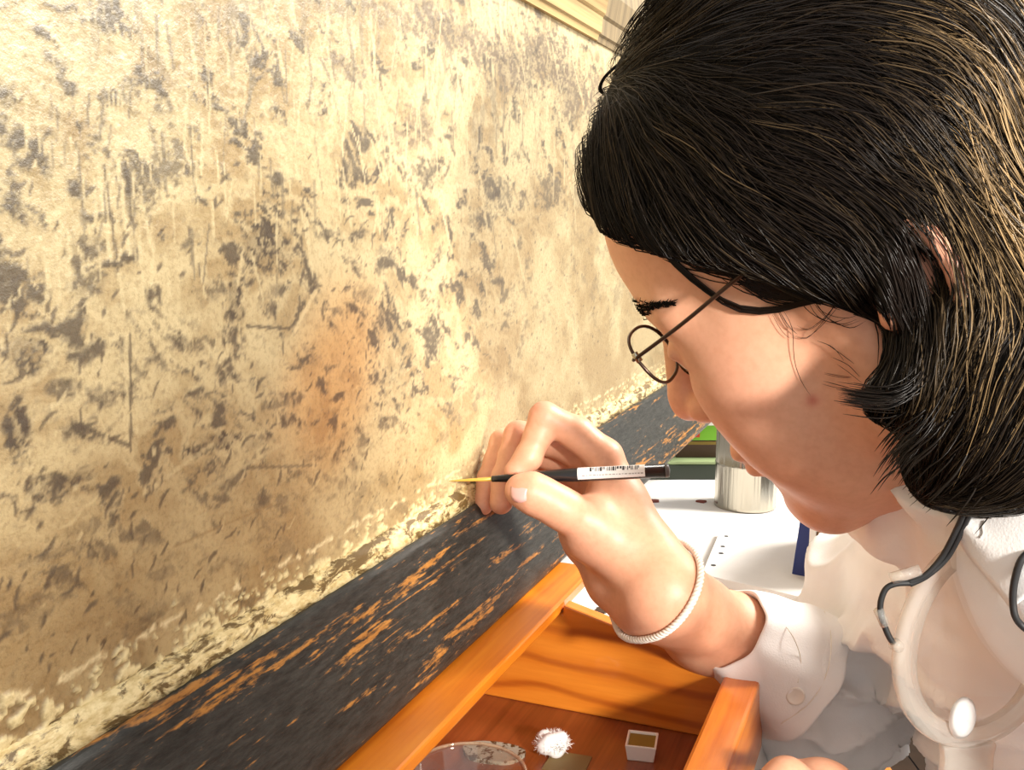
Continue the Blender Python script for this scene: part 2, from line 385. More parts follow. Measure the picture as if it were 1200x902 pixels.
C = np.broadcast_to(base, U.shape + (3,)).copy()
C = lerp(C, pale, 0.75 * sstep(0.45, 0.68, big)); C = lerp(C, warm, 0.55 * sstep(0.52, 0.36, big) )
C = lerp(C, pale, 0.55 * sstep(0.72, 0.93, ridge) * dens)
C = lerp(C, grey, 0.7 * sstep(0.54, 0.62, mid) * dens * (1 - 0.5 * topg))
C = lerp(C, dark, 0.8 * sstep(0.595, 0.66, mid + 0.15 * (0.5 - big)) * dens)
C = lerp(C, dark, 0.6 * sstep(0.58, 0.68, rag) * (0.35 + 0.65 * sstep(0.45, 0.6, mid)) * np.clip(dens + 0.2, 0, 1))
C = lerp(C, grey * 0.9, 0.75 * topg * sstep(0.52, 0.64, grass2) * sstep(0.40, 0.6, grass))
C = lerp(C, pale * 1.02, 0.8 * topg * sstep(0.54, 0.70, grass))
# dark hollows seen on the painting, at their places on the panel: (px, py, rx, ry, strength)
spots = [(312, 290, 30, 30, 1), (275, 355, 10, 32, 1), (30, 410, 26, 20, 1), (22, 505, 14, 45, 1), (62, 572, 32, 16, .9), (78, 455, 16, 12, .8), (250, 520, 26, 11, 1), (300, 520, 16, 8, .6), (100, 290, 30, 14, .8),
    (100, 330, 24, 16, .8), (172, 215, 14, 30, .8), (200, 190, 22, 26, .7), (405, 80, 22, 16, .9), (470, 25, 32, 16, .7), (600, 76, 26, 36, .9), (642, 62, 24, 34, .9), (668, 100, 22, 40, .9), (556, 52, 34, 26, .8), (520, 40, 28, 22, .8), (505, 15, 30, 14, .8), (380, 5, 26, 10, .6),
    (700, 120, 14, 40, .8), (490, 150, 20, 22, .7), (462, 160, 16, 16, .6), (585, 225, 16, 24, .7), (500, 205, 22, 16, .6), (643, 225, 14, 20, .7), (430, 345, 14, 10, .6), (250, 340, 14, 12, .7), (230, 405, 18, 10, .8), (325, 340, 12, 9, .5), (90, 560, 20, 9, .6), (150, 240, 8, 22, .6), (330, 470, 20, 10, .6), (375, 530, 14, 8, .6), (310, 585, 10, 12, .7), (60, 650, 34, 8, .6), (170, 730, 30, 12, .5), (35, 720, 30, 18, .5), (100, 620, 26, 10, .5), (455, 300, 12, 10, .5), (520, 260, 10, 10, .5), (560, 260, 8, 16, .5), (680, 230, 10, 12, .5)]
for (px, py, rx, ry, st) in spots:
    u0, z0 = onw(px, py); u1, _ = onw(px + rx, py); _, z1 = onw(px, py - ry); ru, rz_ = abs(u1 - u0), abs(z1 - z0)
    q = np.sqrt(((U + 0.010 * wx * (ru / 0.012) - u0) / ru) ** 2 + ((Z + 0.010 * wy * (rz_ / 0.01) - z0) / rz_) ** 2)
    C = lerp(C, dark * (1 + (py < 180) * 1.3), np.clip(st * sstep(1.15, 0.55, q + 2.2 * (mid - 0.5) + 1.6 * (rag - .5)), 0, 1) * (0.35 + 0.65 * sstep(.56, .44, rag)))
def seg(p0, p1, wpx, col, st):
    a = np.array(onw(*p0)); b = np.array(onw(*p1)); d = b - a; L = d @ d
    uu = U + 0.003 * wx2; tt = np.clip(((uu - a[0]) * d[0] + (Z - a[1]) * d[1]) / L, 0, 1)
    dist = np.hypot(uu - a[0] - tt * d[0], Z - a[1] - tt * d[1]); return lerp(C, np.array(col), st * sstep(1.0, 0.5, dist / (wpx * 0.00027)))
for p0, p1, w_, c_, s_ in [((116, 195), (129, 302), 5, pale, .9), ((123, 195), (136, 302), 3, dark, .7), ((139, 190), (151, 296), 5, pale, .9), ((147, 190), (159, 296), 3, dark, .7), ((112, 210), (112, 260), 3, pale, .8), ((147, 392), (148, 525), 5, pale, .8), ((151, 392), (153, 528), 3, dark, .8), ((85, 497), (150, 522), 4, dark, .8), ((376, 328), (346, 388), 5, pale, .9), ((340, 385), (290, 382), 3, dark, .8), ((240, 400), (258, 424), 4, pale, .8), ((215, 170), (236, 230), 3, pale, .8), ((222, 150), (228, 225), 3, dark, .7), ((240, 575), (330, 520), 4, pale, .6), ((290, 548), (370, 545), 3, dark, .6), ((420, 160), (430, 230), 3, pale, .7), ((0, 610), (60, 560), 4, pale, .5), ((180, 570), (250, 520), 4, pale, .6), ((395, 190), (400, 260), 3, pale, .7), ((360, 260), (366, 320), 4, pale, .7), ((575, 240), (582, 300), 4, grey, .7), ((205, 640), (320, 590), 3, warm, .6)]:
    C = seg(p0, p1, w_, c_, s_)
# grass blades, standing
for i in range(260):
    px, py = rng.uniform(20, 690), rng.uniform(0, 330); 
    if py > 330 - 0.2 * px + 60 * rng.random(): continue
    L = rng.uniform(22, 70); lean = rng.normal(0.06, 0.12)
    a = np.array(onw(px, py)); b = np.array(onw(px + lean * L, py + L)); 
    m = (U > min(a[0], b[0]) - .004) & (U < max(a[0], b[0]) + .004) & (Z > min(a[1], b[1]) - .002) & (Z < max(a[1], b[1]) + .002)
    if not m.any(): continue
    d = b - a; uu, zz = U[m], Z[m]; tt = np.clip(((uu - a[0]) * d[0] + (zz - a[1]) * d[1]) / (d @ d), 0, 1)
    wd = rng.uniform(0.0005, 0.0011) * (0.7 + a[0]); ds = np.hypot(uu - a[0] - tt * d[0], zz - a[1] - tt * d[1])
    C[m] = lerp(C[m], pale if rng.random() < 0.68 else grey, rng.uniform(.5, .9) * sstep(1, 0.5, ds / wd))
# specks on the quiet ground and twigs over the rough one
for i in range(950):
    if i < 620: px, py = rng.uniform(400, 800), rng.uniform(230, 590)
    else: px, py = rng.uniform(0, 480), rng.uniform(180, 800)
    a = np.array(onw(px, py))
    if not (ZB < a[1] < ZT): continue
    r1, r2, th = rng.uniform(.0005, .0016) * (0.6 + a[0]), rng.uniform(.0003, .0007) * (1 if i < 620 else 1.6), rng.uniform(0.2, 1.6)
    if i >= 620: r1 *= rng.uniform(1.2, 4.5)
    m = (np.abs(U - a[0]) < 0.008) & (np.abs(Z - a[1]) < 0.008)
    x, y = U[m] - a[0], Z[m] - a[1]; xr = x * math.cos(th) + y * math.sin(th); yr = -x * math.sin(th) + y * math.cos(th) + (0 if i < 620 else 60 * xr ** 2 * (1 if i % 2 else -1))
    C[m] = lerp(C[m], dark * 1.2 if i < 620 or i % 4 else pale, 0.8 * sstep(1.1, 0.6, np.hypot(xr / r1, yr / r2)))
# warm reflected glow painted into the colour, flaked-off ground along the lower edge
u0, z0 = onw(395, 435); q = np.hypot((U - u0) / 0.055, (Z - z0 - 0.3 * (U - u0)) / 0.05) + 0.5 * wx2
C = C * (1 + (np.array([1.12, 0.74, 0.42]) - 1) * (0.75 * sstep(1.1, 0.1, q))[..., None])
q = sstep(-0.02, -0.12, Z) * sstep(0.52, 0.3, U); C = C * (1 + (np.array([0.80, 0.68, 0.52]) - 1) * (0.7 * q)[..., None])  # lower-left shade painted in as a browner tone
hgt = Z - ZB; fl = fbm(S3(U * 190, Z * 260, 12.2), 5, .68); env = fbm(S3(U * 28, U * 0, 2.0), 2)
edge = sstep(0.56, 0.60, fl + 0.17 * sstep(0.024 * env + 0.005, 0.0, hgt) - 0.10) * sstep(0.04 * env + 0.004, 0.010 * env, hgt) 
C = lerp(C, np.array([0.72, 0.58, 0.30]), edge)
line = np.exp(-((hgt - 0.010 - 0.004 * env - 0.006 * (fl - .5)) / 0.0010) ** 2) * sstep(0.50, 0.58, fbm(S3(U * 240, Z * 240, 5.0), 3))
C = lerp(C, np.array([0.74, 0.60, 0.34]), 0.9 * line)
Vp = Wa(np.stack([U.ravel(), -0.0004 + 0.0009 * (edge.ravel() > .5) + 0.0005 * mid.ravel(), Z.ravel()], -1))
ii = np.arange(nu * nz).reshape(nu, nz); Fp = np.stack([ii[:-1, :-1], ii[:-1, 1:], ii[1:, 1:], ii[1:, :-1]], -1).reshape(-1, 4)
mpn = mat('old_oil_paint', (0.6, 0.45, 0.25), 0.40); t = NT(mpn); t.b.inputs['Specular IOR Level'].default_value = 0.75
vv = t.coord(); t.base(t.mix(1.0, t.attr(), t.ramp(t.noise(vv, 420, 4, 0.7), [(0.30, (0.72, 0.69, 0.64)), (0.52, (1, 1, 1))]), 'MULTIPLY'))
t.bump(t.noise(vv, 330, 5, 0.7), 0.35, 0.0012); M['painting'] = mpn
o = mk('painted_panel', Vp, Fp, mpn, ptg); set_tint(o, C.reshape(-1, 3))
v, f = wbox(-0.12, 1.35, -0.02, -0.003, ZB - 0.01, ZT + 0.01); o = mk('panel_back', v, f, M['brown'], ptg, smooth=False)

def extrude_profile(prof, u0, u1, n=140, jit=0.0):
    prof = np.array(prof); m = len(prof); uu = np.linspace(u0, u1, n); V = []
    for u in uu: V.append(np.c_[np.full(m, u), prof])
    V = np.concatenate(V)
    if jit: V[:, 1:] += (fbm(np.c_[V[:, :1] * 160, V[:, 1:] * 260], 3)[:, None] - 0.5) * jit
    F = [[i * m + k, (i + 1) * m + k, (i + 1) * m + (k + 1) % m, i * m + (k + 1) % m] for i in range(n - 1) for k in range(m)]
    F += [list(range(m)), [(n - 1) * m + k for k in range(m - 1, -1, -1)]]
    return Wa(V), F
# worn black paint over orange wood: streaks along the length
mb = mat('worn_black_frame', (0.02, 0.02, 0.02), 0.42, Specular_IOR_Level=0.3); t = NT(mb)
c1 = t.noise(t.coord((11, 190, 190)), 1, 5, 0.62, 0.4); c2 = t.noise(t.coord((90, 420, 420)), 1, 4, 0.7); c3 = t.noise(t.coord((4, 30, 30)), 1, 2)
ad = t.n('ShaderNodeMath', _operation='MULTIPLY_ADD', i0=c2, i1=0.45, i2=c1); ad2 = t.n('ShaderNodeMath', _operation='MULTIPLY_ADD', i0=c3, i1=0.45, i2=ad.outputs[0])
msk = t.ramp(ad2.outputs[0], [(0.985, (0, 0, 0)), (1.0, (1, 1, 1))]); msk = t.ramp(t.n('ShaderNodeMath', _operation='SUBTRACT', i0=ad2.outputs[0], i1=0.5).outputs[0], [(0.525, (0, 0, 0)), (0.60, (1, 1, 1))])
t.base(t.mix(msk, t.ramp(c2, [(0.3, (0.012, 0.012, 0.010)), (0.75, (0.050, 0.048, 0.042))]), t.ramp(c2, [(0.3, (0.20, 0.075, 0.016)), (0.7, (0.42, 0.19, 0.045))])))
t.bump(ad2.outputs[0], 0.5, 0.0012); M['frame'] = mb
mg = mat('flaking_gilding', (0.8, 0.65, 0.35), 0.5); t = NT(mg); vv = t.coord((60, 160, 160)); f1 = t.noise(vv, 1, 5, 0.7, 0.5); f2 = t.noise(t.coord((200, 400, 400)), 1, 3)
t.base(t.mix(t.ramp(f1, [(0.44, (0, 0, 0)), (0.52, (1, 1, 1))]), (0.13, 0.08, 0.025), t.ramp(f2, [(0.3, (0.45, 0.31, 0.11)), (0.6, (0.74, 0.60, 0.32))]))); t.bump(f1, 0.7, 0.0015); M['gilt'] = mg
v, f = extrude_profile([(-0.004, ZB + .001), (0.0012, ZB), (0.0042, ZB - .003), (0.0046, ZB - .0065), (0.0062, ZB - .0095), (-0.004, ZB - .0095)], -0.12, 1.35, 420, 0.0016)
tag(mk('gilt_lip', v, f, M['gilt'], ptg), 'pale flaking gilt edge')
prof = [(-.02, ZB - .0095), (.0075, ZB - .0095), (.0100, ZB - .012), (.0112, ZB - .018), (.0135, ZB - .024), (.0185, ZB - .040), (.0235, ZB - .058), (.0258, ZB - .066), (.0258, ZB - .071), (.0240, ZB - .0738), (-.02, ZB - .0738)]
v, f = extrude_profile(prof, -0.12, 1.35, 160, 0.0006); o = mk('lower_frame_rail', v, f, M['frame'], ptg); bevel(o, 0.0008)
mt_ = mat('bare_frame_wood', (0.5, 0.33, 0.13), 0.55); t = NT(mt_); g1 = t.noise(t.coord((3, 160, 160)), 1, 4, 0.6); t.base(t.ramp(g1, [(0.35, (0.24, 0.15, 0.055)), (0.6, (0.44, 0.31, 0.13))])); t.bump(g1, 0.4, 0.001); M['barewood'] = mt_
prof = [(-.02, ZT), (.003, ZT), (.004, ZT + .004), (.006, ZT + .005), (.007, ZT + .016), (.009, ZT + .018), (.012, ZT + .034), (.010, ZT + .05), (-.02, ZT + .05)]
v, f = extrude_profile(prof, -0.12, 0.733, 60); o = mk('upper_frame_rail', v, f, M['barewood'], ptg, smooth=False)
mt2 = mat('grey_bare_wood', (0.4, 0.3, 0.15), 0.6); t = NT(mt2); g1 = t.noise(t.coord((160, 20, 9)), 1, 4, 0.6); t.base(t.ramp(g1, [(0.35, (0.14, 0.10, 0.05)), (0.65, (0.26, 0.19, 0.095))])); t.bump(g1, 0.3, 0.001)
prof2 = [(w_ - 0.0015 if k else w_, z_) for k, (w_, z_) in enumerate(prof)]
v, f = extrude_profile(prof2, 0.735, 1.35, 40); mk('upper_frame_rail', v, f, mt2, ptg, smooth=False)
for (ua, ub) in ((-0.16, -0.12), (1.35, 1.40)):
    v, f = wbox(ua, ub, -0.02, 0.02, ZB - 0.0738, ZT + 0.05); bevel(mk('frame_stile', v, f, M['frame'], ptg, smooth=False), 0.004)

# ------------------------------------------------------------------ table with its white cloth
TZ = -0.300; TE = 0.158
tbl = thing('work_table', W(0.9, -0.25, FZ), 'wooden work table under the white cloth', 'table', ANG)
v, f = wbox(0.05, 1.9, -0.75, TE - 0.004, TZ - 0.03, TZ - 0.0035); bevel(mk('table_top', v, f, M['stool'], tbl, smooth=False))
for u_ in (0.12, 1.83):
    for w_ in (-0.68, TE - 0.07):
        v, f = wbox(u_ - .03, u_ + .03, w_ - .03, w_ + .03, FZ, TZ - 0.03); mk('leg', v, f, M['stool'], tbl, smooth=False)
gu = np.linspace(0.03, 1.92, 240); gw = np.concatenate([np.linspace(-0.77, -0.05, 24), np.linspace(-0.04, TE, 60)])
GU, GW = np.meshgrid(gu, gw, indexing='ij')
pz = W(0, 0, 0)
def uw(px, py, z):
    q = onz(px, py, z) - CAMP; return q @ DV, q @ NV + PD
cu, cw = uw(790, 612, TZ); cu2, cw2 = uw(850, 612, TZ)
hump = 0.007 * np.exp(-(((GU - cu) / 0.05) ** 2 + ((GW - cw) / 0.06) ** 2)) + 0.0015 * fbm(np.stack([GU * 14, GW * 14, 0 * GU], -1), 3)
inside = sstep(0.60, 0.70, GU); GZ = TZ - 0.001 + hump * inside
nd = 12; du = np.linspace(0, 1, nd + 1)[1:]
D = np.stack([np.repeat(gu[:, None], nd, 1), TE + 0.004 + 0.006 * np.sin(gu[:, None] * 60 + 2 * np.sin(gu[:, None] * 17)) * du[None] + 0.003 * du[None], TZ - 0.001 - 0.13 * du[None] + 0 * gu[:, None]], -1)
G = np.concatenate([np.stack([GU, GW, GZ], -1), D], 1); a, b = G.shape[:2]
ii = np.arange(a * b).reshape(a, b); Fc = np.stack([ii[:-1, :-1], ii[1:, :-1], ii[1:, 1:], ii[:-1, 1:]], -1).reshape(-1, 4)
mc = m_cloth('table_linen', (0.84, 0.81, 0.78), 700); M['linen'] = mc
cl = mk('tablecloth', Wa(G.reshape(-1, 3)), Fc, mc, rz=ANG)
cl.modifiers.new('thick', 'SOLIDIFY').thickness = 0.002; cl.modifiers['thick'].offset = 1
tag(cl, 'white stained cloth covering the work table', 'tablecloth')
for k, (px, py, r) in enumerate([(763, 588, .0085), (746, 578, .007), (822, 588, .006), (705, 716, .006)]):
    c = onz(px, py, TZ); q = []
    for j in range(14): th = j * 2 * math.pi / 14; rr = r * (0.7 + 0.5 * rng.random()); q.append(c + A3(rr * math.cos(th), rr * math.sin(th) * .8, 0))
    c0 = (np.array(q) - CAMP); qu = c0 @ DV; qw = c0 @ NV + PD
    hz = (0.007 * np.exp(-(((qu - cu) / 0.05) ** 2 + ((qw - cw) / 0.06) ** 2)) + 0.0015 * fbm(np.stack([qu * 14, qw * 14, 0 * qu], -1), 3)) * sstep(.6, .7, qu)
    top = np.array(q); top[:, 2] = CAM_H + TZ + hz + 0.0006; bot = top.copy(); bot[:, 2] -= 0.002
    o = mk('stain', np.concatenate([bot, top]), [list(range(14, 28)), list(range(13, -1, -1))] + [[j, (j + 1) % 14, 14 + (j + 1) % 14, 14 + j] for j in range(14)], M['stain'] if k in (0, 2) else M['brown'], cl, smooth=False)
    o['label'] = 'dried paint stain'

# ------------------------------------------------------------------ easel box (ledge and tray)
box = thing('easel_box', W(0.42, 0.07, TZ), 'orange varnished pine box tray with a ledge carrying the painting', 'box', ANG)
v, f = wbox(0.10, 0.604, -0.03, 0.047, -0.2310, -0.2232); bevel(mk('ledge', v, f, M['pine'], box, smooth=False), 0.0015)
UE = 0.537
def wprism(prof, u0, u1):
    m = len(prof); V = [W(u0, *p) for p in prof] + [W(u1, *p) for p in prof]
    return np.array(V), [list(range(m - 1, -1, -1)), [m + k for k in range(m)]] + [[k, (k + 1) % m, m + (k + 1) % m, m + k] for k in range(m)]
v, f = wprism([(-0.028, -0.2925), (0.146, -0.2925), (0.146, -0.2492), (0.0485, -0.2255), (0.0475, -0.2312), (-0.028, -0.2312)], UE, UE + 0.010); bevel(mk('end_board', v, f, M['pine_grain'], box, smooth=False), 0.0012)
v, f = wbox(0.12, 0.13, -0.028, 0.146, -0.2925, -0.2492); bevel(mk('end_board', v, f, M['pine_grain'], box, smooth=False), 0.0012)
v, f = wbox(0.12, UE + 0.012, 0.1462, 0.166, -0.2985, -0.2485); bevel(mk('side_board', v, f, M['pine'], box, smooth=False), 0.002)
v, f = wbox(0.12, UE + 0.010, -0.030, -0.0285, -0.2985, -0.2312); mk('side_board', v, f, M['pine'], box, smooth=False)
v, f = wbox(0.12, UE + 0.010, -0.0285, 0.146, -0.2985, -0.2925); mk('bottom_board', v, f, M['redwood'], box, smooth=False)
v, f = lathe(W(UE + .0045, 0.137, -0.2478), A3(0, 0, 1), [(.0012, -.002), (.0014, 0.0006), (.0006, .001)], 8, True); tag(mk('nail_head', v, f, M['black'], box), 'dark nail head')
BZ = -0.2925
# half pan of ochre paint
c = onz(752, 884, BZ)
pan = thing('paint_pan', c, 'small white paint pan filled with ochre, in the box tray', 'paint pan', 0.5)
ax = A3(math.cos(-.22), math.sin(-.22), 0); ay = A3(-ax[1], ax[0], 0); zz = A3(0, 0, 1)
def panv(hb, ht, z0, z1, k=1.0):
    return [c + ax * sx * hb * 1.0 + ay * sy * hb * k + zz * z0 for sx, sy in ((-1, -1), (1, -1), (1, 1), (-1, 1))] + [c + ax * sx * ht + ay * sy * ht * k + zz * z1 for sx, sy in ((-1, -1), (1, -1), (1, 1), (-1, 1))]
o1 = panv(.0072, .0086, 0, .0095, 1.05); o2 = panv(.0060, .0074, .001, .0095, 1.05)
V = o1 + o2[:4] + o2[4:]; F = [[3, 2, 1, 0]] + [[i, (i + 1) % 4, 4 + (i + 1) % 4, 4 + i] for i in range(4)] + [[4 + i, 4 + (i + 1) % 4, 12 + (i + 1) % 4, 12 + i] for i in range(4)] + [[12 + i, 12 + (i + 1) % 4, 8 + (i + 1) % 4, 8 + i] for i in range(4)] + [[8, 9, 10, 11]]
bevel(mk('pan', V, F, M['white'], pan, smooth=False), .0005)
v, f = hexa(panv(.0061, .00725, .0012, .0082, 1.05)); mk('paint', v, f, M['ochre'], pan, smooth=False)
# cotton wool ball: a core and loose fibres
c = onz(648, 884, BZ)
cb = thing('cotton_ball', c, 'fluffy white cotton wool ball in the box tray', 'cotton ball')
cv = Vol(c - .02, c + .025, .0008)
for i in range(16): cv.ell(c + A3(*(rng.normal(0, 1, 3) * [.0042, .0036, .0022])) + A3(0, 0, .0066), A3(.0042, .0040, .0034) * rng.uniform(.7, 1.1), k=.003)
Vv, Ff = cv.mesh(); Vv[:, 2] = np.maximum(Vv[:, 2], c[2]); mk('core', Vv, Ff, M['cotton'], cb)
parts = []
for i in range(420):
    d = unit(rng.normal(0, 1, 3)); d[2] = abs(d[2]) * .8; a = c + A3(0, 0, .006) + d * A3(.0075, .0068, .0055); e = unit(d + .8 * rng.normal(0, 1, 3)); e2 = unit(e + .9 * rng.normal(0, 1, 3))
    q = np.array([a - d * .002, a + e * .0022, a + e * .0022 + e2 * .0026]); q[:, 2] = np.maximum(q[:, 2], c[2] + .0003)
    parts.append(tube(q, [.00018, .00014, .00006], 3))
v, f = merge(*parts); tag(mk('fibres', v, f, M['cotton'], cb), kind='stuff')
# flat glass slide / lid with smears, round glass dish
c = onz(578, 884, BZ)
sl = thing('glass_slide', c, 'flat speckled grey glass piece lying in the box tray', 'glass piece')
lay = [(.0175 * math.cos(a) * (1 + .08 * math.sin(3 * a)), .0115 * math.sin(a) * (1 + .1 * math.cos(2 * a))) for a in np.linspace(0, 2 * math.pi, 28, endpoint=False)]
msl = mat('smeared_glass', (0.30, 0.26, 0.2), 0.2, Transmission_Weight=0.25, IOR=1.3); t = NT(msl); t.base(t.ramp(t.noise(t.coord(), 260, 3), [(0.42, (0.10, 0.05, 0.02)), (0.5, (0.42, 0.38, 0.30))]))
V = [c + ax * x + ay * y for x, y in lay] + [c + ax * x + ay * y + zz * .0022 for x, y in lay]; n_ = len(lay)
mk('plate', V, [list(range(n_ - 1, -1, -1)), list(range(n_, 2 * n_))] + [[k, (k + 1) % n_, n_ + (k + 1) % n_, n_ + k] for k in range(n_)], msl, sl, smooth=False)
c2_ = onz(664, 893, BZ)
V = [c2_ + ax * x + ay * y + zz * z for z in (0, .0006) for x, y in ((-.012, -.010), (.011, -.012), (.013, .008), (-.009, .010))]
v, f = hexa(V); tag(mk('paper_scrap', v, f, mat('olive_paper', (0.20, 0.13, 0.045), 0.7), smooth=False), 'small olive brown paper scrap under the cotton ball', 'paper scrap')
c = onz(548, 960, BZ)
ds = thing('glass_dish', c, 'round clear glass dish in the box tray', 'dish')
v, f = lathe(c, A3(0, 0, 1), [(.001, .001), (.022, .001), (.0255, .006), (.0285, .022), (.0295, .0245), (.0282, .0252), (.0272, .0235), (.0240, .007), (.021, .0035), (.001, .0035)], 48); mk('bowl', v, f, M['dishglass'], ds)
th = np.linspace(0, 2 * math.pi, 60, endpoint=False); v, f = tube([c + A3(.029 * math.cos(a), .029 * math.sin(a), .0248) for a in th], .0009, 8, True); mk('rim', v, f, m_clear('dish_rim', (.95, .88, .80), .14, .25, (.9, .7, .5)), ds)

# ------------------------------------------------------------------ things on the cloth behind
c = onz(873, 592, TZ); dep = (c - CAMP) @ FWD; r = 35.5 * dep / FPX
can = thing('tin_can', c, 'shiny ribless steel tin can standing on the white cloth', 'can')
v, f = lathe(c, A3(0, 0, 1), [(.002, .001), (r - .002, .001), (r, .0005), (r + .0004, .002), (r, .004), (r, .047), (r + .0004, .048), (r, .049), (r, .098), (r + .0008, .099), (r + .0008, .101), (r - .001, .101), (r - .0015, .098), (r - .0015, .003), (.002, .003)], 56); mk('body', v, f, M['steel'], can)
v, f = lathe(c, A3(0, 0, 1), [(.002, .004), (r - .002, .004), (r - .002, .06), (.002, .06)], 32); mk('liquid', v, f, M['dgreen'], can)
# low dark box with pale green lid, brown box, green carton
def table_box(name, pxl, pxr, pyb, h, dpt, mt, label, cat, z0=TZ):
    a = onz(pxl, pyb, z0); b = onz(pxr, pyb, z0); m_ = (a + b) / 2; X = unit(b - a); Y = A3(-X[1], X[0], 0); hw = np.linalg.norm(b - a) / 2
    root = thing(name, m_ + Y * dpt / 2, label, cat); v, f = obox(m_ + Y * dpt / 2, X, Y, A3(0, 0, 1), hw, dpt / 2, h / 2)
    bevel(mk('body', v, f, mt, root, smooth=False), .001); return root, m_ + Y * dpt / 2, X, Y, hw
root, m_, X, Y, hw = table_box('paint_box', 700, 852, 562, .018, .075, M['dgreen'], 'low black box with pale green lid beside the tin can', 'box')
v, f = obox(m_ + A3(0, 0, .018), X, Y, A3(0, 0, 1), hw - .001, .0365, .002); bevel(mk('lid', v, f, M['pgreen'], root, smooth=False), .001)
root, m2, X, Y, hw2 = table_box('cardboard_box', 792, 862, 536, .022, .05, M['brown'], 'dark brown cardboard box on the low black box', 'box', TZ + .022)
v, f = obox(m2 + A3(0, 0, .016) - Y * .0252, X, Y, A3(0, 0, 1), hw2, .0006, .002); mk('stripe', v, f, M['ochre'], root, smooth=False)
root, m3, X, Y, hw3 = table_box('green_carton', 806, 866, 516, .026, .04, M['green'], 'bright green carton with red print on the brown box', 'carton', TZ + .044)
v, f = obox(m3 + A3(0, 0, .004) - Y * .0203 - X * (hw3 - .008), X, Y, A3(0, 0, 1), .006, .0006, .006); mk('red_print', v, f, M['red'], root, smooth=False)
v, f = obox(m3 + A3(0, 0, .0185) - Y * .0203, X, Y, A3(0, 0, 1), hw3, .0006, .0025); mk('white_band', v, f, M['white'], root, smooth=False)
v, f = obox(m3 + A3(0, 0, .004) - Y * .0203 + X * .012, X, Y, A3(0, 0, 1), .003, .0006, .004); mk('dark_print', v, f, M['dgreen'], root, smooth=False)
# paper pad with perforations
pz_ = TZ + .012
q = [onz(846, 616, pz_), onz(822, 672, pz_), onz(965, 705, pz_), onz(952, 628, pz_)]
pad = thing('paper_pad', (sum(q) / 4) * [1, 1, 0] + A3(0, 0, CAM_H + TZ), 'white perforated paper pad lying open beside the blue book', 'paper pad')
lay = [(0.0015, .0042, M['brown'], 'cover'), (.0042, .0118, M['linen'], 'pages')]
for z0, z1, mt, nm in lay:
    v, f = hexa([A3(p_[0], p_[1], CAM_H + TZ + z0) for p_ in q] + [A3(p_[0], p_[1], CAM_H + TZ + z1) for p_ in q]); f = [list(reversed(k)) for k in f]
    bevel(mk(nm, v, f, mt, pad, smooth=False), .0006)
for (px, py) in ((851, 628), (847, 640), (845, 648), (836, 662)):
    c = onz(px, py, pz_); v, f = lathe(A3(c[0], c[1], CAM_H + TZ + .0112), A3(0, 0, 1), [(.0022, 0), (.0022, .0009)], 10, True); mk('perforation', v, f, M['ink'], pad, smooth=False)
# blue book standing, with its pages
a = onz(925, 688, TZ); b = onz(944, 692, TZ); X = unit(b - a); Y = A3(-X[1], X[0], 0); tk = np.linalg.norm(b - a); lean = unit(A3(.10, .0, 1))
bk = thing('blue_book', (a + b) / 2, 'blue bound book standing upright beside the paper pad', 'book')
v, f = obox((a + b) / 2 + Y * .004, X, Y, lean, tk / 2, .004, .055); bevel(mk('spine', v, f, M['blue'], bk, smooth=False), .0015)
v, f = obox((a + b) / 2 + Y * .06 - X * (tk / 2 - .0015), X, Y, lean, .0015, .054, .055); mk('cover', v, f, M['blue'], bk, smooth=False)
v, f = obox((a + b) / 2 + Y * .06 + X * (tk / 2 - .0015), X, Y, lean, .0015, .054, .055); mk('cover', v, f, M['blue'], bk, smooth=False)
v, f = obox((a + b) / 2 + Y * .06, X, Y, lean, tk / 2 - .003, .05, .053); mk('pages', v, f, M['linen'], bk, smooth=False)
a = onz(946, 698, TZ); b = onz(990, 706, TZ); X = unit(b - a); Y = A3(-X[1], X[0], 0); tk = np.linalg.norm(b - a)
wb = thing('wicker_box', (a + b) / 2, 'brown slatted box with pale edges behind the blue book', 'box')
v, f = obox((a + b) / 2 + Y * .02, X, Y, A3(0, 0, 1), tk / 2, .02, .045); mk('body', v, f, mat('box_brown', (.16, .085, .03), .6), wb, smooth=False)
v, f = obox(a + X * .0022 - Y * .0005, X, Y, A3(0, 0, 1), .0025, .0012, .045); mk('edge_strip', v, f, M['white'], wb, smooth=False)
for k in range(8):
    v, f = obox((a + b) / 2 - Y * .0006 + A3(0, 0, .006 + k * .0105), X, Y, A3(0, 0, 1), tk / 2 - .004, .0011, .0009); mk('slat', v, f, M['pgreen'] if k % 2 else M['white'], wb, smooth=False)
# stool tucked under the table edge
sc_ = A3(.286, .90, 0); st = thing('wooden_stool', sc_, 'orange wooden stool on the floor beyond the sleeve', 'stool')
v, f = obox(A3(.286, .90, CAM_H - .535), A3(1, 0, 0), A3(0, 1, 0), A3(0, 0, 1), .075, .075, .0125); bevel(mk('seat', v, f, M['stool'], st, smooth=False), .003)
for sx in (-1, 1):
    for sy in (-1, 1):
        v, f = obox(A3(.286 + sx * .058, .90 + sy * .058, 0), A3(1, 0, 0), A3(0, 1, 0), A3(0, 0, 1), .016, .016, (CAM_H - .535) / 2); bevel(mk('leg', v, f, M['stool'], st, smooth=False))

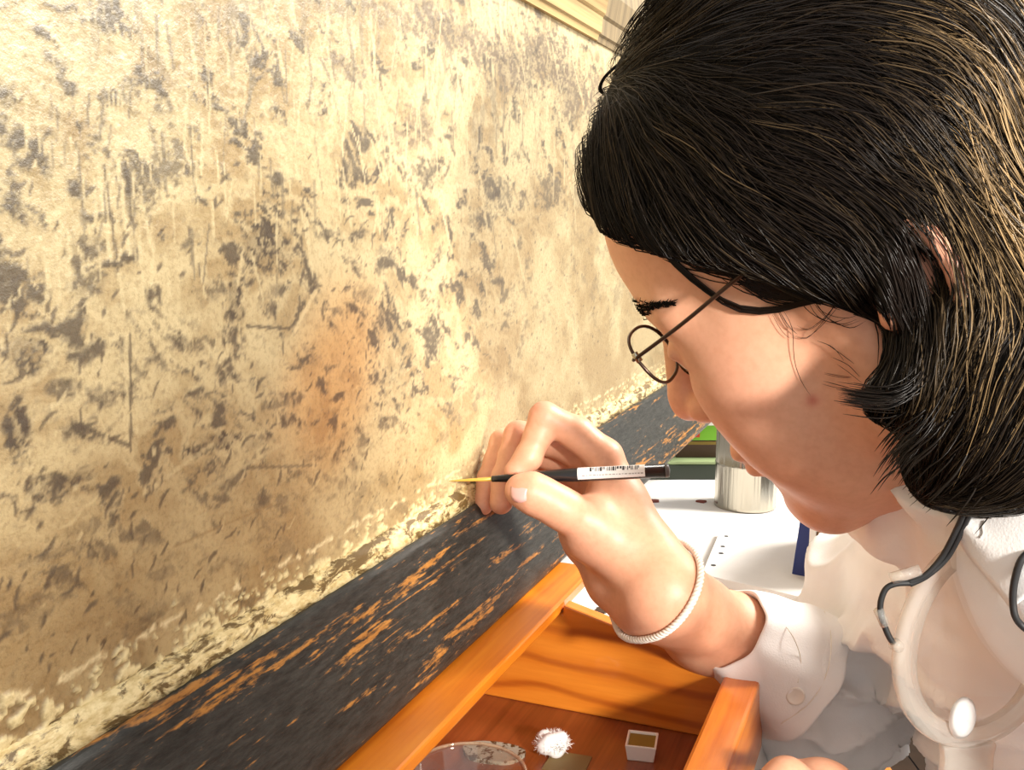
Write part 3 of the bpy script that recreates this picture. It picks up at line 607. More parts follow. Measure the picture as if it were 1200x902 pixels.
# ================================================================== the person
YAW, PIT, ROL = map(math.radians, (-57.0, 33.8, -14.0))
h_ = A3(math.sin(YAW), math.cos(YAW), 0); z_ = A3(0, 0, 1)
hf = math.cos(PIT) * h_ - math.sin(PIT) * z_; hu = math.sin(PIT) * h_ + math.cos(PIT) * z_; hl = np.cross(hu, hf)
hl2 = math.cos(ROL) * hl + math.sin(ROL) * hu; hu2 = -math.sin(ROL) * hl + math.cos(ROL) * hu
HR = np.stack([hf, hl2, hu2]); HT = A3(0.158, 0.441, -0.0153 + CAM_H)
def H(x, y, z): return A3(x, y, z) / 1000.0 @ HR + HT       # head frame, millimetres: forward, left, up
def toH(X): return (np.asarray(X) - HT) @ HR.T * 1000.0
mm = lambda *a: A3(*a) / 1000.0
person = thing('person', (0.30, 0.45, 0), 'person in a white shirt leaning over the painting and holding a fine brush', 'person')

hv = Vol(HT - A3(.17, .17, .20), HT + A3(.21, .17, .17), 0.0015)
hv.ell(H(2, 0, 46), mm(91, 71, 82), HR, .01)
hv.ell(H(38, 0, 56), mm(55, 58, 52), HR, .015)
for s in (-1, 1):
    hv.cone(H(85, 9 * s, 35), H(70, 44 * s, 33), .0105, .010, .012)
    hv.ell(H(56, 40 * s, -8), mm(28, 20, 24), HR, .03)
    hv.ell(H(55, 34 * s, -38), mm(31, 27, 36), HR, .02)
    hv.cone(H(8, 51 * s, -48), H(72, 13 * s, -86), .017, .015, .02)
    hv.cone(H(4, 58 * s, 0), H(8, 51 * s, -48), .013, .017, .02)
hv.ell(H(42, 0, -18), mm(50, 57, 62), HR, .02)
hv.ell(H(70, 0, -46), mm(30, 27, 30), HR, .015)
hv.ell(H(78, 0, -84), mm(19, 20, 18), HR, .015)
hv.ell(H(38, 0, -68), mm(48, 43, 24), HR, .02)
for s in (-1, 1):                                            # eye sockets and lids
    hv.ell(H(93, 31 * s, 13), mm(12, 15, 9), HR, .012, 'sub')
    hv.ell(H(75, 31 * s, 13), mm(13.2, 15, 13.0), HR, .004)
    hv.cone(H(89.5, 22 * s, 17), H(84, 42 * s, 16), .0028, .0028, .004)
hv.cone(H(89, 0, 26), H(109, 0, -7), .0085, .0085, .010)
hv.ell(H(109.5, 0, -14), mm(10.5, 10.5, 9.5), HR, .006)
for s in (-1, 1):
    hv.ell(H(99, 11.5 * s, -18), mm(10, 7, 8), HR, .005)
    hv.ell(H(105, 6.0 * s, -25.5), mm(6, 3.2, 4), HR, .002, 'sub')
hv.ell(H(97.5, 0, -44.5), mm(7, 22, 6.0), HR, .006); hv.ell(H(96, 0, -56), mm(7.5, 19, 6.2), HR, .006)
hv.ell(H(107, 0, -50.3), mm(7, 25, 1.6), HR, .002, 'sub')
hv.ell(H(99, 0, -67), mm(7, 16, 5), HR, .01, 'sub')
for s in (-1, 1):                                            # ears
    c = H(-23, 74 * s, -7); tz = unit(hu2 - .28 * hf); tx = unit(hf + .28 * hu2); ty = hl2 * s
    hv.ell(c + ty * .001, mm(13, 5, 23), np.stack([unit(tx + .45 * ty), unit(ty - .45 * tx), tz]), .006)
    ring = [c + ty * (.0035 + .0045 * (-math.cos(a))) + tx * (.0130 * math.cos(a) - .002) + tz * (.0235 * math.sin(a) + .001) for a in np.linspace(-.3, 4.6, 18)]
    hv.chain([(p_, .0030) for p_ in ring], .0035)
    hv.ell(c + ty * .0085 + tx * .003 - tz * .004, mm(6, 4.5, 10), np.stack([tx, ty, tz]), .004, 'sub')
    hv.ell(c + ty * .006 + tx * .002 - tz * .020, mm(6, 4, 7), np.stack([tx, ty, tz]), .005)
    hv.cone(c + ty * .004 + tx * .011 - tz * .008, c + ty * .004 + tx * .011 - tz * .002, .004, .003, .004)
NB = P(1275, 700, .485)
hv.cone(H(-28, 0, -25), NB, .048, .046, .03)
hv.cone(H(6, 0, -50), NB, .040, .045, .03)
Vh, Fh = hv.mesh(); Vh = smooth_mesh(Vh, Fh, 1)
HEAD_BVH = BVHTree.FromPolygons(Vh.tolist(), Fh.tolist())
def hit(px, py, off=0.0):                                    # point of the head seen along a sight line
    d = unit(P(px, py, 1) - CAMP); r = HEAD_BVH.ray_cast(Vector(CAMP), Vector(d))
    return None if r[0] is None else np.array(r[0]) - d * off

# ---------------------------------------------------------------- right hand and forearm
av = Vol(P(700, 600, .54) - A3(.08, .08, .11), P(700, 600, .54) + A3(.17, .14, .075), 0.0009)
WR = P(778, 694, .535); ELB = P(985, 822, .655); SHO = P(1085, 632, .66)
# palm: metacarpals from knuckles to wrist
KN = dict(i=P(708, 536, .556), m=P(700, 549, .574), r=P(690, 566, .590), p=P(678, 588, .603))
av.chain([(KN['i'], .0108), (P(731, 598, .551), .0125), (P(757, 650, .543), .0155), (WR, .0165)], .014)
av.chain([(KN['m'], .0105), (P(724, 606, .566), .0125), (P(752, 660, .552), .015), (WR, .0165)], .014)
av.chain([(KN['r'], .0100), (P(712, 618, .578), .0120), (P(745, 672, .558), .014), (WR, .017)], .014)
av.chain([(KN['p'], .0095), (P(688, 630, .586), .0120), (P(722, 678, .564), .014), (P(758, 708, .545), .0145)], .014)
av.cone(WR, P(760, 709, .548), .0175, .0145, .012)
AX = unit(ELB - WR); 
av.chain([(WR, .0178), (WR + AX * .03, .0185), (WR + AX * .07, .022), (WR + AX * .11, .027)], .012)
av.chain([(P(760, 709, .548), .0145), (P(760, 709, .548) + AX * .05, .017), (P(760, 709, .548) + AX * .10, .022)], .012)
# thumb
TH = [(P(609, 574, .5275), .0078), (P(622, 577, .5265), .0100), (P(641, 586, .5275), .0097), (P(660, 597, .5300), .0102), (P(694, 614, .5370), .0122), (P(735, 648, .5420), .0160), (P(765, 683, .5400), .0165)]
av.chain(TH, .006)
av.ell(P(700, 628, .547), A3(.020, .014, .015), None, .014)
av.cone(P(694, 612, .545), P(722, 585, .553), .011, .011, .012)        # web
# fingers: knuckle, middle joint, end joint, tip
def finger(a, pts, k=.0032):
    av.chain([(a, .0102)] + pts, k)
finger(KN['i'], [(P(676, 508, .556), .0094), (P(638, 489, .5530), .0084), (P(631, 509, .5525), .0077), (P(619, 536, .5500), .0074), (P(604, 552, .5480), .0063)])
finger(KN['m'], [(P(662, 520, .574), .0092), (P(608, 511, .5705), .0084), (P(600, 535, .5690), .0076), (P(591, 560, .5660), .0072), (P(587, 589, .5620), .0066)])
finger(KN['r'], [(P(650, 535, .588), .0088), (P(590, 519, .5840), .0079), (P(582, 540, .5830), .0072), (P(573, 562, .5800), .0068), (P(566, 592, .5740), .0058)])
finger(KN['p'], [(P(640, 560, .600), .0078), (P(600, 548, .5980), .0070), (P(592, 566, .5960), .0062), (P(590, 590, .5900), .0056)])
av.cone(P(612, 575, .5215), P(618, 577, .5205), .0032, .0028, .004)
# brush groove is held between thumb and forefinger
BT = P(525, 563.5, .5508); BE = P(784, 551, .5270)
Va, Fa = av.mesh(); Va = smooth_mesh(Va, Fa, 1)
HAND_BVH = BVHTree.FromPolygons(Va.tolist(), Fa.tolist())
# ---------------------------------------------------------------- arm, trunk under the shirt, left arm with resting hand
bv = Vol(A3(.02, .05, CAM_H - .62), A3(.48, .86, CAM_H - .05), 0.006)
bv.chain([(WR + AX * .07, .024), (ELB, .030), (SHO, .038), (NB + A3(.02, .02, -.02), .05)], .02)
LSH = A3(.335, .215, CAM_H - .25); LEL = A3(.345, .255, CAM_H - .50); LW = P(985, 965, .47)
bv.chain([(NB + A3(.02, -.02, -.03), .05), (LSH, .05), (LEL, .038), (LW, .024)], .02)
bv.chain([(NB + A3(.03, .02, -.04), .07), (A3(.37, .46, CAM_H - .32), .10), (A3(.41, .47, CAM_H - .50), .10)], .04)
Vb, Fb = bv.mesh(); Vb = smooth_mesh(Vb, Fb, 2)
lv = Vol(P(930, 920, .45) - .07, P(930, 920, .45) + .07, 0.0011)
lv.chain([(LW, .022), (P(962, 942, .47), .021)], .012)
for k in range(4):
    o_ = -.030 + .018 * k; a = P(922, 915, .47 + o_); lv.chain([(P(962, 942, .47 + o_ * .6), .012), (a, .0098), (a + A3(-.026, -.006, -.016), .0085), (a + A3(-.024, .010, -.034), .0078), (a + A3(-.008, .012, -.040), .007)], .004)
lv.chain([(P(968, 952, .443), .013), (P(945, 945, .432), .010), (P(925, 955, .432), .009), (P(913, 965, .438), .008)], .006)
Vl, Fl = lv.mesh(); Vl = smooth_mesh(Vl, Fl, 1)
V, F = merge((Vh, Fh), (Va, Fa), (Vb, Fb), (Vl, Fl))
body = mk('body', V, F, M['skin'], person)
# natural skin colour: redder nose, lips, ear, finger ends
Cs = np.broadcast_to(np.array([0.73, 0.375, 0.235]), V.shape).copy()
red = np.array([0.66, 0.24, 0.16]); pink = np.array([0.80, 0.40, 0.29])
def tintc(c, r, col, s): 
    global Cs
    d = np.linalg.norm(V - c, axis=1) / r; Cs = Cs + (np.array(col) - Cs) * (s * np.exp(-d * d))[:, None]
tintc(H(112, 0, -14), .016, red, .55); tintc(H(58, 50, -15), .03, pink, .5); tintc(H(-24, 78, 0), .028, red, .5); tintc(H(85, 0, -85), .02, pink, .5)
for c in (P(587, 595, .562), P(566, 597, .574), P(606, 572, .525), P(632, 476, .55), P(604, 556, .548), P(600, 500, .568)): tintc(c, .009, red, .55)
tintc(P(700, 625, .53), .012, pink, .3)
hh = toH(V); lip = np.exp(-(((hh[:, 1]) / 17) ** 4 + ((hh[:, 2] + 50.5) / 9) ** 4)) * (hh[:, 0] > 88) * (hh[:, 0] < 112); Cs = Cs + (np.array([.62, .20, .17]) - Cs) * (.75 * lip)[:, None]
p_ = hit(952, 469)
if p_ is not None: tintc(p_, .0026, (.50, .10, .07), .9)
set_tint(body, Cs)
# thumbnail and finger nails
def nail(base, tip, nrm, wd, label):
    base, tip = np.asarray(base), np.asarray(tip); L = np.linalg.norm(tip - base); a = unit(tip - base); nrm = unit(nrm - a * (nrm @ a)); s = np.cross(a, nrm)
    g = []; nn = 9
    for i in range(nn):
        for j in range(nn):
            x = j / (nn - 1) * 2 - 1; y = i / (nn - 1); e = 1 - .38 * (abs(2 * y - 1) ** 3)
            g.append(base + a * (L * y + .0006 * (1 - x * x)) + s * x * wd * e - nrm * (x * x * wd * .42 + .0006 * (y - .4) ** 2 * 4))
    g = np.array(g); ii = np.arange(nn * nn).reshape(nn, nn); F_ = np.stack([ii[:-1, :-1], ii[:-1, 1:], ii[1:, 1:], ii[1:, :-1]], -1).reshape(-1, 4)
    o = mk('nail', g, F_, M['nail'], body); s_ = o.modifiers.new('thick', 'SOLIDIFY'); s_.thickness = .0006; s_.offset = 0; o['label'] = label
def hand_hit(px, py):
    d = unit(P(px, py, 1) - CAMP); r = HAND_BVH.ray_cast(Vector(CAMP), Vector(d)); return np.array(r[0]), np.array(r[1])
(n1, k1), (n2, k2) = hand_hit(619, 574), hand_hit(600, 569)
nail(n1 + .4 * k1 * .001, n2 + .4 * k1 * .001, k1 + .5 * k2 + A3(0, 0, .35), .0070, 'pale thumb nail')

# ---------------------------------------------------------------- eyes, brows
for s in (-1, 1):
    v, f = lathe(H(76.2, 31 * s, 11), hf, [(.0004, .0126), (.004, .0119), (.0085, .0092), (.0118, .0045), (.0125, 0), (.0118, -.0045), (.0004, -.012)], 24); e = mk('eye', v, f, M['eye'], person)
    v, f = lathe(H(76.2, 31 * s, 11) - hu2 * .002, unit(hf - .35 * hu2), [(.0003, .0131), (.003, .0128), (.0056, .0116)], 20); mk('iris', v, f, M['iris'], e)
parts = []; roots = []
for i in range(420):
    q = rng.random() ** 2.6; px = 746 + 44 * q + rng.normal(0, 1.0); py = np.interp(q, [0, .25, .5, 1], [368, 365, 358, 354]) + rng.normal(0, 1) * np.interp(q, [0, .3, .5, 1], [5.5, 4.0, 1.6, 1.0])
    p_ = hit(px, py)
    if p_ is not None and toH(p_)[0] > 40: roots.append((toH(p_), q))
for s in (1, -1):
    for r_, q in roots:
        nn = HEAD_BVH.find_nearest(Vector(H(r_[0], r_[1] * s, r_[2]))); b = np.array(nn[0]); nr = np.array(nn[1])
        d = -hf * .35 + hl2 * s * (.4 + .8 * q) + hu2 * (.75 - 1.0 * q) + .22 * rng.normal(0, 1, 3); d = unit(d - nr * (d @ nr)); L = rng.uniform(.0025, .0042) * (1 - .4 * q)
        parts.append(tube([b - nr * .0004, b + d * L * .5 + nr * .0014, b + d * L + nr * .0008], [.00032, .00028, .00008], 3))
v, f = merge(*parts); tag(mk('eyebrows', v, f, M['scalp'], person), kind='stuff')

# ---------------------------------------------------------------- hair: dense under layer and combed locks
hr = Vol(HT - A3(.17, .20, .20), HT + A3(.27, .21, .21), 0.003)
hr.f[:] = 1.0
def HP(px, py, dep, r): return (P(px, py, dep), r)
hr.ell(H(-8, 0, 50), mm(102, 83, 90), HR, .01)
g = np.stack(np.meshgrid(*[hr.lo[k] + hr.h * np.arange(hr.n[k]) for k in range(3)], indexing='ij'), -1)
gl = toH(g)
# everything in front of and below the hairline is face
hairline = (gl[..., 0] * 0.72 - gl[..., 2] * 0.70 + 10 - 7 * np.sin(np.clip(np.abs(gl[..., 1]), 0, 80) / 80 * 3.0)) / 1000
hr.f = np.maximum(hr.f, hairline.astype(np.float32)); del g
front = [(765, 185, .47, .026), (800, 120, .46, .030), (738, 195, .475, .016), (860, 70, .45, .040)]
for a in front: hr.ell(P(*a[:3]), np.full(3, a[3]), None, .02)
bob = [[(1100, 250, .372, .024), (1145, 330, .368, .024), (1178, 430, .368, .032), (1155, 515, .37, .022)],
       [(1096, 385, .372, .0085), (1106, 430, .368, .012), (1086, 463, .365, .009), (1034, 467, .368, .0032)],
       [(1160, 220, .40, .046), (1200, 360, .39, .048), (1195, 480, .385, .036), (1155, 550, .39, .012)],
       [(1185, 190, .45, .062), (1215, 370, .43, .052), (1215, 490, .42, .030)], [(1140, 505, .37, .019), (1108, 552, .375, .009)],
       [(1170, 260, .52, .055), (1190, 420, .52, .04)], [(985, 255, .375, .014), (1040, 265, .372, .020)], [(900, 275, .40, .009), (960, 292, .385, .011), (1020, 312, .375, .012)]]
hr.ell(P(975, 425, .385), A3(.024, .03, .022), None, .008, 'sub')
for ch in bob: hr.chain([HP(*a) for a in ch], .012)
hr.ell(H(-32, 87, -4), mm(9, 14, 15), HR, .004, 'sub')
Vs, Fs = hr.mesh(); Vs = smooth_mesh(Vs, Fs, 2)
Ns = vnormals(Vs, Fs); Vs = Vs + Ns * (.0035 * (fbm(Vs * 90, 3) - .5))[:, None]
ctl = np.array([(700, 190, .6, .6), (720, 110, .95, .15), (850, 70, 1, -.02), (1000, 80, 1, .35), (1120, 140, .7, .8), (1180, 280, .25, 1), (1160, 450, -.35, 1), (1090, 520, -.75, .6), (1045, 430, -.25, 1), (1015, 466, -1, .05), (750, 240, .7, .75), (850, 190, .45, .9), (900, 280, .85, .45), (980, 305, 1, .15), (1040, 345, .45, .9), (1080, 400, -.15, 1), (1095, 270, .55, .8), (950, 200, .6, .7), (800, 140, .85, .4), (1000, 170, .85, .5), (1060, 470, -.5, .9), (900, 130, 1, .12), (1200, 100, .6, .8)], float)
def flow(X):
    q = PX(X); d2 = ((q[:, None, :2] - ctl[None, :, :2]) ** 2).sum(-1); w_ = np.exp(-d2 / (2 * 70 ** 2)) + 1e-9 / (1 + d2 / 1e4)
    v2 = (w_[..., None] * ctl[None, :, 2:]).sum(1); v2 /= np.maximum(np.linalg.norm(v2, axis=1, keepdims=True), 1e-6)
    return v2[:, :1] * RIGHT - v2[:, 1:] * UP
def hair_trace(seed, L, off, npt=11, wav=.45):
    X = seed.copy(); out = [X]; n_ = len(X); ph = rng.random((n_, 1)) * 9
    for k in range(npt - 1):
        gd = hr.grad(X); fl_ = flow(X); kick = (fbm(X * 38 + .12 * ph, 2)[:, None] - .5) * 2 * wav + (fbm(seed * 55 + 3.3, 2)[:, None] - .5) * 1.5 * np.cos(k * .28); kick = kick * np.cross(gd, fl_)
        d = fl_ + kick; d = d - gd * (d * gd).sum(1, keepdims=True); d /= np.maximum(np.linalg.norm(d, axis=1, keepdims=True), 1e-6)
        X = X + d * (L / (npt - 1))[:, None]; sd = hr.sample(X); X = X - hr.grad(X) * np.clip(sd - off, -.006, .006)[:, None]; out.append(X)
    return np.stack(out, 1)
def strand_mesh(T, r, col):
    n_, m_ = T.shape[:2]; tg = np.gradient(T, axis=1); tg /= np.maximum(np.linalg.norm(tg, axis=-1, keepdims=True), 1e-9)
    a = np.cross(tg, unit(A3(.3, -.8, .5))); a /= np.maximum(np.linalg.norm(a, axis=-1, keepdims=True), 1e-9); b = np.cross(tg, a)
    prof = np.minimum(1, np.minimum(np.linspace(.35, 3, m_), np.linspace(3.2, .12, m_)))
    R_ = (r[:, None] * prof[None])[..., None]
    ang = np.arange(3) * 2 * math.pi / 3
    Vx = np.stack([T + R_ * (math.cos(q) * a + math.sin(q) * b) for q in ang], 2).reshape(-1, 3)
    base_ = (np.arange(n_)[:, None] * m_ + np.arange(m_ - 1)[None]) * 3; Fx = []
    for k in range(3): Fx.append(np.stack([base_ + k, base_ + (k + 1) % 3, base_ + 3 + (k + 1) % 3, base_ + 3 + k], -1).reshape(-1, 4))
    return Vx, np.concatenate(Fx), np.repeat(col, m_ * 3, 0)
NS = 24000
w_ = ((Vs - CAMP) @ FWD < .56); cand = np.where(w_)[0]; sd = Vs[rng.choice(cand, NS)] + rng.normal(0, .001, (NS, 3))
off = rng.uniform(.0002, .0050, NS); L = rng.uniform(.035, .095, NS)
T = hair_trace(sd, L, off)
keep = np.isfinite(T).all((1, 2)); T = T[keep]; off = off[keep]
q = PX(T[:, 0]); lit_gold = sstep(60, -90, (q[:, 1] - 250) - 1.1 * (q[:, 0] - 1090) ) * 0 + sstep(1010, 1140, q[:, 0] + .25 * (200 - q[:, 1])) * sstep(420, 200, q[:, 1])  # window light on the upper right hair, put into the strand colours
rv = rng.random(len(T)); cl_ = fbm(T[:, 0] * 60, 2); tcol = np.clip(.05 * rv ** 3 + 1.0 * lit_gold * sstep(.34, .54, cl_) * (.35 + .65 * rv) + .13 * sstep(.60, .70, cl_) * rv, 0, 1)
col = np.array([.0060, .0038, .0028]) + (np.array([.36, .235, .112]) - .004) * tcol[:, None]
Vx, Fx, Cx = strand_mesh(T, rng.uniform(.00010, .00032, len(T)) * (1 + .25 * tcol), col)
# loose wisps laid over the cheek and temple
def wisp(path, n_, spread, r, lift=.0012):
    out = []
    for i in range(n_):
        o_ = rng.normal(0, 1, 2) * spread; pts = []
        for k, (px, py) in enumerate(path):
            q_ = hit(px + o_[0] + rng.normal(0, .15 * spread), py + o_[1] + rng.normal(0, .15 * spread), lift)
            if q_ is not None: pts.append(q_)
        if len(pts) >= 3: out.append(spline(pts, 13))
    if not out: return None
    T_ = np.array(out); return strand_mesh(T_, np.full(len(T_), r) * rng.uniform(.7, 1.2, len(T_)), np.tile([.012, .008, .006], (len(T_), 1)))
W_ = [wisp([(745, 252), (772, 285), (800, 315), (832, 341), (866, 360), (905, 363), (945, 354), (985, 345)], 14, 1.8, .00042, .002),
      wisp([(735, 255), (760, 268), (775, 285)], 8, 4, .0003), wisp([(800, 300), (830, 312), (870, 318), (910, 316)], 34, 7, .0003),
      wisp([(860, 322), (890, 340), (925, 347), (960, 338), (1000, 325)], 40, 8, .0003), wisp([(880, 318), (905, 335), (935, 340), (965, 333)], 40, 6, .0003),
      wisp([(918, 364), (928, 385), (930, 420), (938, 445), (950, 464)], 1, 1, .00016), wisp([(905, 366), (915, 385), (925, 394)], 3, 5, .00016),
      wisp([(945, 352), (960, 375), (985, 385), (1005, 380)], 5, 8, .00015), wisp([(985, 345), (965, 372), (945, 388), (930, 385)], 4, 8, .00014), wisp([(1000, 440), (985, 425), (968, 418)], 4, 7, .00014), wisp([(990, 452), (975, 450), (960, 446)], 4, 6, .00014),
      wisp([(975, 320), (1010, 325), (1036, 350), (1052, 390), (1052, 430)], 40, 7, .0004, .003), wisp([(960, 270), (1010, 262), (1045, 285), (1062, 320), (1075, 370)], 60, 12, .00035, .007), wisp([(990, 285), (1020, 300), (1040, 330), (1060, 375)], 60, 9, .00035, .006)]
W_ = [x for x in W_ if x]
# soft ends at the front and flick at the cheek
def free(path, n_, spread, r):
    T_ = []
    for i in range(n_):
        o_ = rng.normal(0, 1, 3) * spread; e = rng.normal(0, .5, 3) * spread; T_.append(spline([P(x + o_[0] + e[0] * k / len(path), y + o_[1] + e[1] * k / len(path), d + o_[2] * .0006) for k, (x, y, d) in enumerate(path)], 13))
    T_ = np.array(T_); return strand_mesh(T_, np.full(n_, r) * rng.uniform(.6, 1.2, n_), np.tile([.010, .007, .005], (n_, 1)))
W_ += [free([(1092, 400, .362), (1080, 445, .356), (1045, 468, .356), (990, 463, .362)], 90, 7, .00035), free([(1120, 450, .36), (1090, 500, .356), (1060, 525, .36), (1045, 545, .364)], 70, 12, .0003),
       free([(745, 60, .46), (712, 88, .465), (704, 104, .466), (712, 112, .466)], 8, 1.2, .0004), free([(1150, 480, .365), (1120, 540, .365), (1085, 575, .372)], 50, 14, .0004), free([(1190, 500, .37), (1165, 550, .375), (1135, 580, .38)], 40, 14, .0004)]
for i in range(230):
    y = rng.uniform(100, 245); x = np.interp(y, [90, 130, 170, 200, 230, 250], [715, 705, 692, 688, 696, 720]) + 16; L = rng.uniform(14, 34)
    W_.append(free([(x + 12, y - 10, .468 + rng.normal(0, .006)), (x, y - 2, .47), (x - .6 * L, y + .1 * L, .472), (x - L + 2, y + .35 * L, .474)], 1, 3, .00022))
V, F = merge((Vx, Fx), *[(a[0], a[1]) for a in W_]); Cc = np.concatenate([Cx] + [a[2] for a in W_])
hair = mk('hair', Vs, Fs, M['scalp'], person); hair['label'] = 'dark brown chin-length hair with window glow painted into its upper right strands'
lk = mk('locks', V, F, M['hair'], hair); set_tint(lk, Cc); lk['kind'] = 'stuff'

# ---------------------------------------------------------------- shirt
def biggest(V, F):                          # keep the largest connected piece
    lab_ = np.arange(len(V))
    while True:
        m = lab_[F].min(1); new = lab_.copy()
        for k in range(4): np.minimum.at(new, F[:, k], m)
        new = new[new]
        if (new == lab_).all(): break
        lab_ = new
    u_, c_ = np.unique(lab_, return_counts=True); ok = lab_ == u_[c_.argmax()]; mp_ = np.cumsum(ok) - 1
    return V[ok], mp_[F[ok[F[:, 0]]]]
sv = Vol(A3(.10, .10, CAM_H - .64), A3(.52, .90, CAM_H - .03), 0.0028)
BC = P(916, 784, .590); AC = P(854, 735, .566)
sv.chain([(P(900, 772, .585), .026), (P(950, 800, .625), .040), (P(975, 803, .65), .044), (P(1012, 755, .66), .050), (P(1062, 705, .66), .057), (P(1112, 652, .66), .056), (P(1185, 610, .64), .060)], .02)
for a in [(1205, 720, .485, .060), (1330, 850, .52, .10), (1190, 655, .46, .046), (1120, 715, .565, .054), (1105, 675, .60, .055), (1250, 630, .465, .050), (1320, 610, .44, .06), (1290, 780, .50, .066)]: sv.ell(P(*a[:3]), np.full(3, a[3]), None, .03)
sv.chain([(P(1075, 622, .50), .022), (P(1110, 618, .455), .022), (P(1150, 612, .425), .024), (P(1200, 612, .41), .028)], .02)
sv.chain([(P(1300, 650, .40), .06), (LSH + A3(.01, 0, .01), .062), (LEL, .052), (LEL + (LW - LEL) * .70, .038)], .03)
sv.chain([(A3(.37, .46, CAM_H - .30), .115), (A3(.41, .47, CAM_H - .50), .115)], .04)
Vt, Ft = biggest(*sv.mesh()); Vt = smooth_mesh(Vt, Ft, 2); Nt = vnormals(Vt, Ft)
qp = PX(Vt); s1 = Vt @ UP * 46 - Vt @ RIGHT * 17; s2 = Vt @ RIGHT * 13 + Vt @ FWD * 9
wob = fbm(Vt * 14, 3) * 3.2
fold = (1 - np.abs(2 * vnoise(np.stack([s1 + wob, s2 * .5 + 3, 0 * s1], -1)) - 1)) ** 2 * .6 + .4 * fbm(np.stack([s1 * .7 + wob, s2, 0 * s1 + 4], -1), 3)
amp = .030 * sstep(1180, 1040, qp[:, 0]) + .0028
Vt = Vt + Nt * ((fold - .45) * amp)[:, None]
shirt = mk('shirt', Vt, Ft, M['shirt'], person); shirt['label'] = 'white cotton shirt with turned back cuff'
SHIRT_BVH = BVHTree.FromPolygons(Vt.tolist(), Ft.tolist())
def on_shirt(px, py, off=0.0):
    d = unit(P(px, py, 1) - CAMP); r = SHIRT_BVH.ray_cast(Vector(CAMP), Vector(d)); return None if r[0] is None else np.array(r[0]) - d * off
# turned-back cuff: a flaring band
ax_ = BC - AC; Lc = np.linalg.norm(ax_); ca = unit(ax_); cx = unit(UP - ca * (UP @ ca)); cy = np.cross(ca, cx); V = []; nn = 72
prof = [(.0215, .010), (.0225, .001), (.0245, -.001), (.0285, .010), (.0320, .020), (.0355, .034), (.0390, .046), (.0425, Lc), (.0440, Lc + .003), (.0425, Lc + .0035), (.0385, Lc - .012), (.032, .030)]
for r, hq in prof:
    for k in range(nn):
        th = 2 * math.pi * k / nn; wv_ = 1 + .05 * math.sin(3 * th + 1) * (hq / Lc) + .03 * math.sin(7 * th + hq * 60)
        V.append(AC + ca * (hq + .006 * math.sin(2 * th + .6) * max(hq / Lc, 0)) + r * wv_ * (math.cos(th) * cx + math.sin(th) * cy))
F = [[i * nn + k, i * nn + (k + 1) % nn, (i + 1) * nn + (k + 1) % nn, (i + 1) * nn + k] for i in range(len(prof) - 1) for k in range(nn)]
V = np.array(V); cuff = mk('cuff', V, F, M['shirt'], shirt); sb = cuff.modifiers.new('sub', 'SUBSURF'); sb.levels = 1; sb.render_levels = 1
CB = BVHTree.FromPolygons(V.tolist(), F)
def on_cuff(px, py):
    d = unit(P(px, py, 1) - CAMP); r = CB.ray_cast(Vector(CAMP), Vector(d)); return (None, None) if r[0] is None else (np.array(r[0]), np.array(r[1]))
def button(c, nrm, r):
    if nrm @ (CAMP - c) < 0: nrm = -nrm
    v, f = lathe(c - nrm * .0003, nrm, [(.0002, .0), (r, .0), (r * 1.02, .0009), (r * .92, .0018), (r * .75, .0013), (.0002, .0012)], 24); o = mk('button', v, f, M['button'], shirt)
    return o
c, nr = on_cuff(932, 815)
if c is not None: button(c, nr, .0052)
for path in ([(860, 700), (890, 712), (922, 735), (938, 770), (935, 800)], [(966, 716), (974, 745), (970, 785), (950, 822), (915, 848)]):
    pts = [on_cuff(*p)[0] for p in path]; pts = [p - unit(p - CAMP) * .0006 for p in pts if p is not None]
    if len(pts) > 2: v, f = tube(spline(pts, 30), .00032, 5); mk('seam', v, f, M['bracelet'], shirt)
# collar flap lying on the shirt
g = []; na, nb_ = 22, 14
e1 = spline([(1122, 626, 0), (1138, 652, 0), (1158, 676, 0), (1186, 712, 0)], na); e2 = spline([(1140, 580, 0), (1185, 590, 0), (1225, 615, 0), (1262, 655, 0)], na)
for i in range(na):
    for j in range(nb_):
        q = e1[i] + (e2[i] - e1[i]) * j / (nb_ - 1); p_ = on_shirt(q[0], q[1], .0036)
        g.append(p_ if p_ is not None else P(q[0], q[1], .40))
g = np.array(g).reshape(na, nb_, 3)
for _ in range(3): g[1:-1] = .5 * g[1:-1] + .25 * (g[2:] + g[:-2]); g[:, 1:-1] = .5 * g[:, 1:-1] + .25 * (g[:, 2:] + g[:, :-2])
ii = np.arange(na * nb_).reshape(na, nb_); F = np.stack([ii[:-1, :-1], ii[:-1, 1:], ii[1:, 1:], ii[1:, :-1]], -1).reshape(-1, 4)
col_ = mk('collar', g.reshape(-1, 3), F, M['shirt'], shirt); sm = col_.modifiers.new('thick', 'SOLIDIFY'); sm.thickness = .0022; sm.offset = 0
GB = BVHTree.FromPolygons(g.reshape(-1, 3).tolist(), F.tolist())
def on_collar(px, py):
    d = unit(P(px, py, 1) - CAMP); r = GB.ray_cast(Vector(CAMP), Vector(d)); return None if r[0] is None else np.array(r[0]) - d * .0013
pts = [on_collar(*p) for p in ((1154, 610), (1151, 617), (1152, 625), (1148, 630))]; pts = [p for p in pts if p is not None]
if len(pts) > 2: v, f = tube(spline(pts, 10), .00035, 5); mk('buttonhole', v, f, M['seam'], shirt)

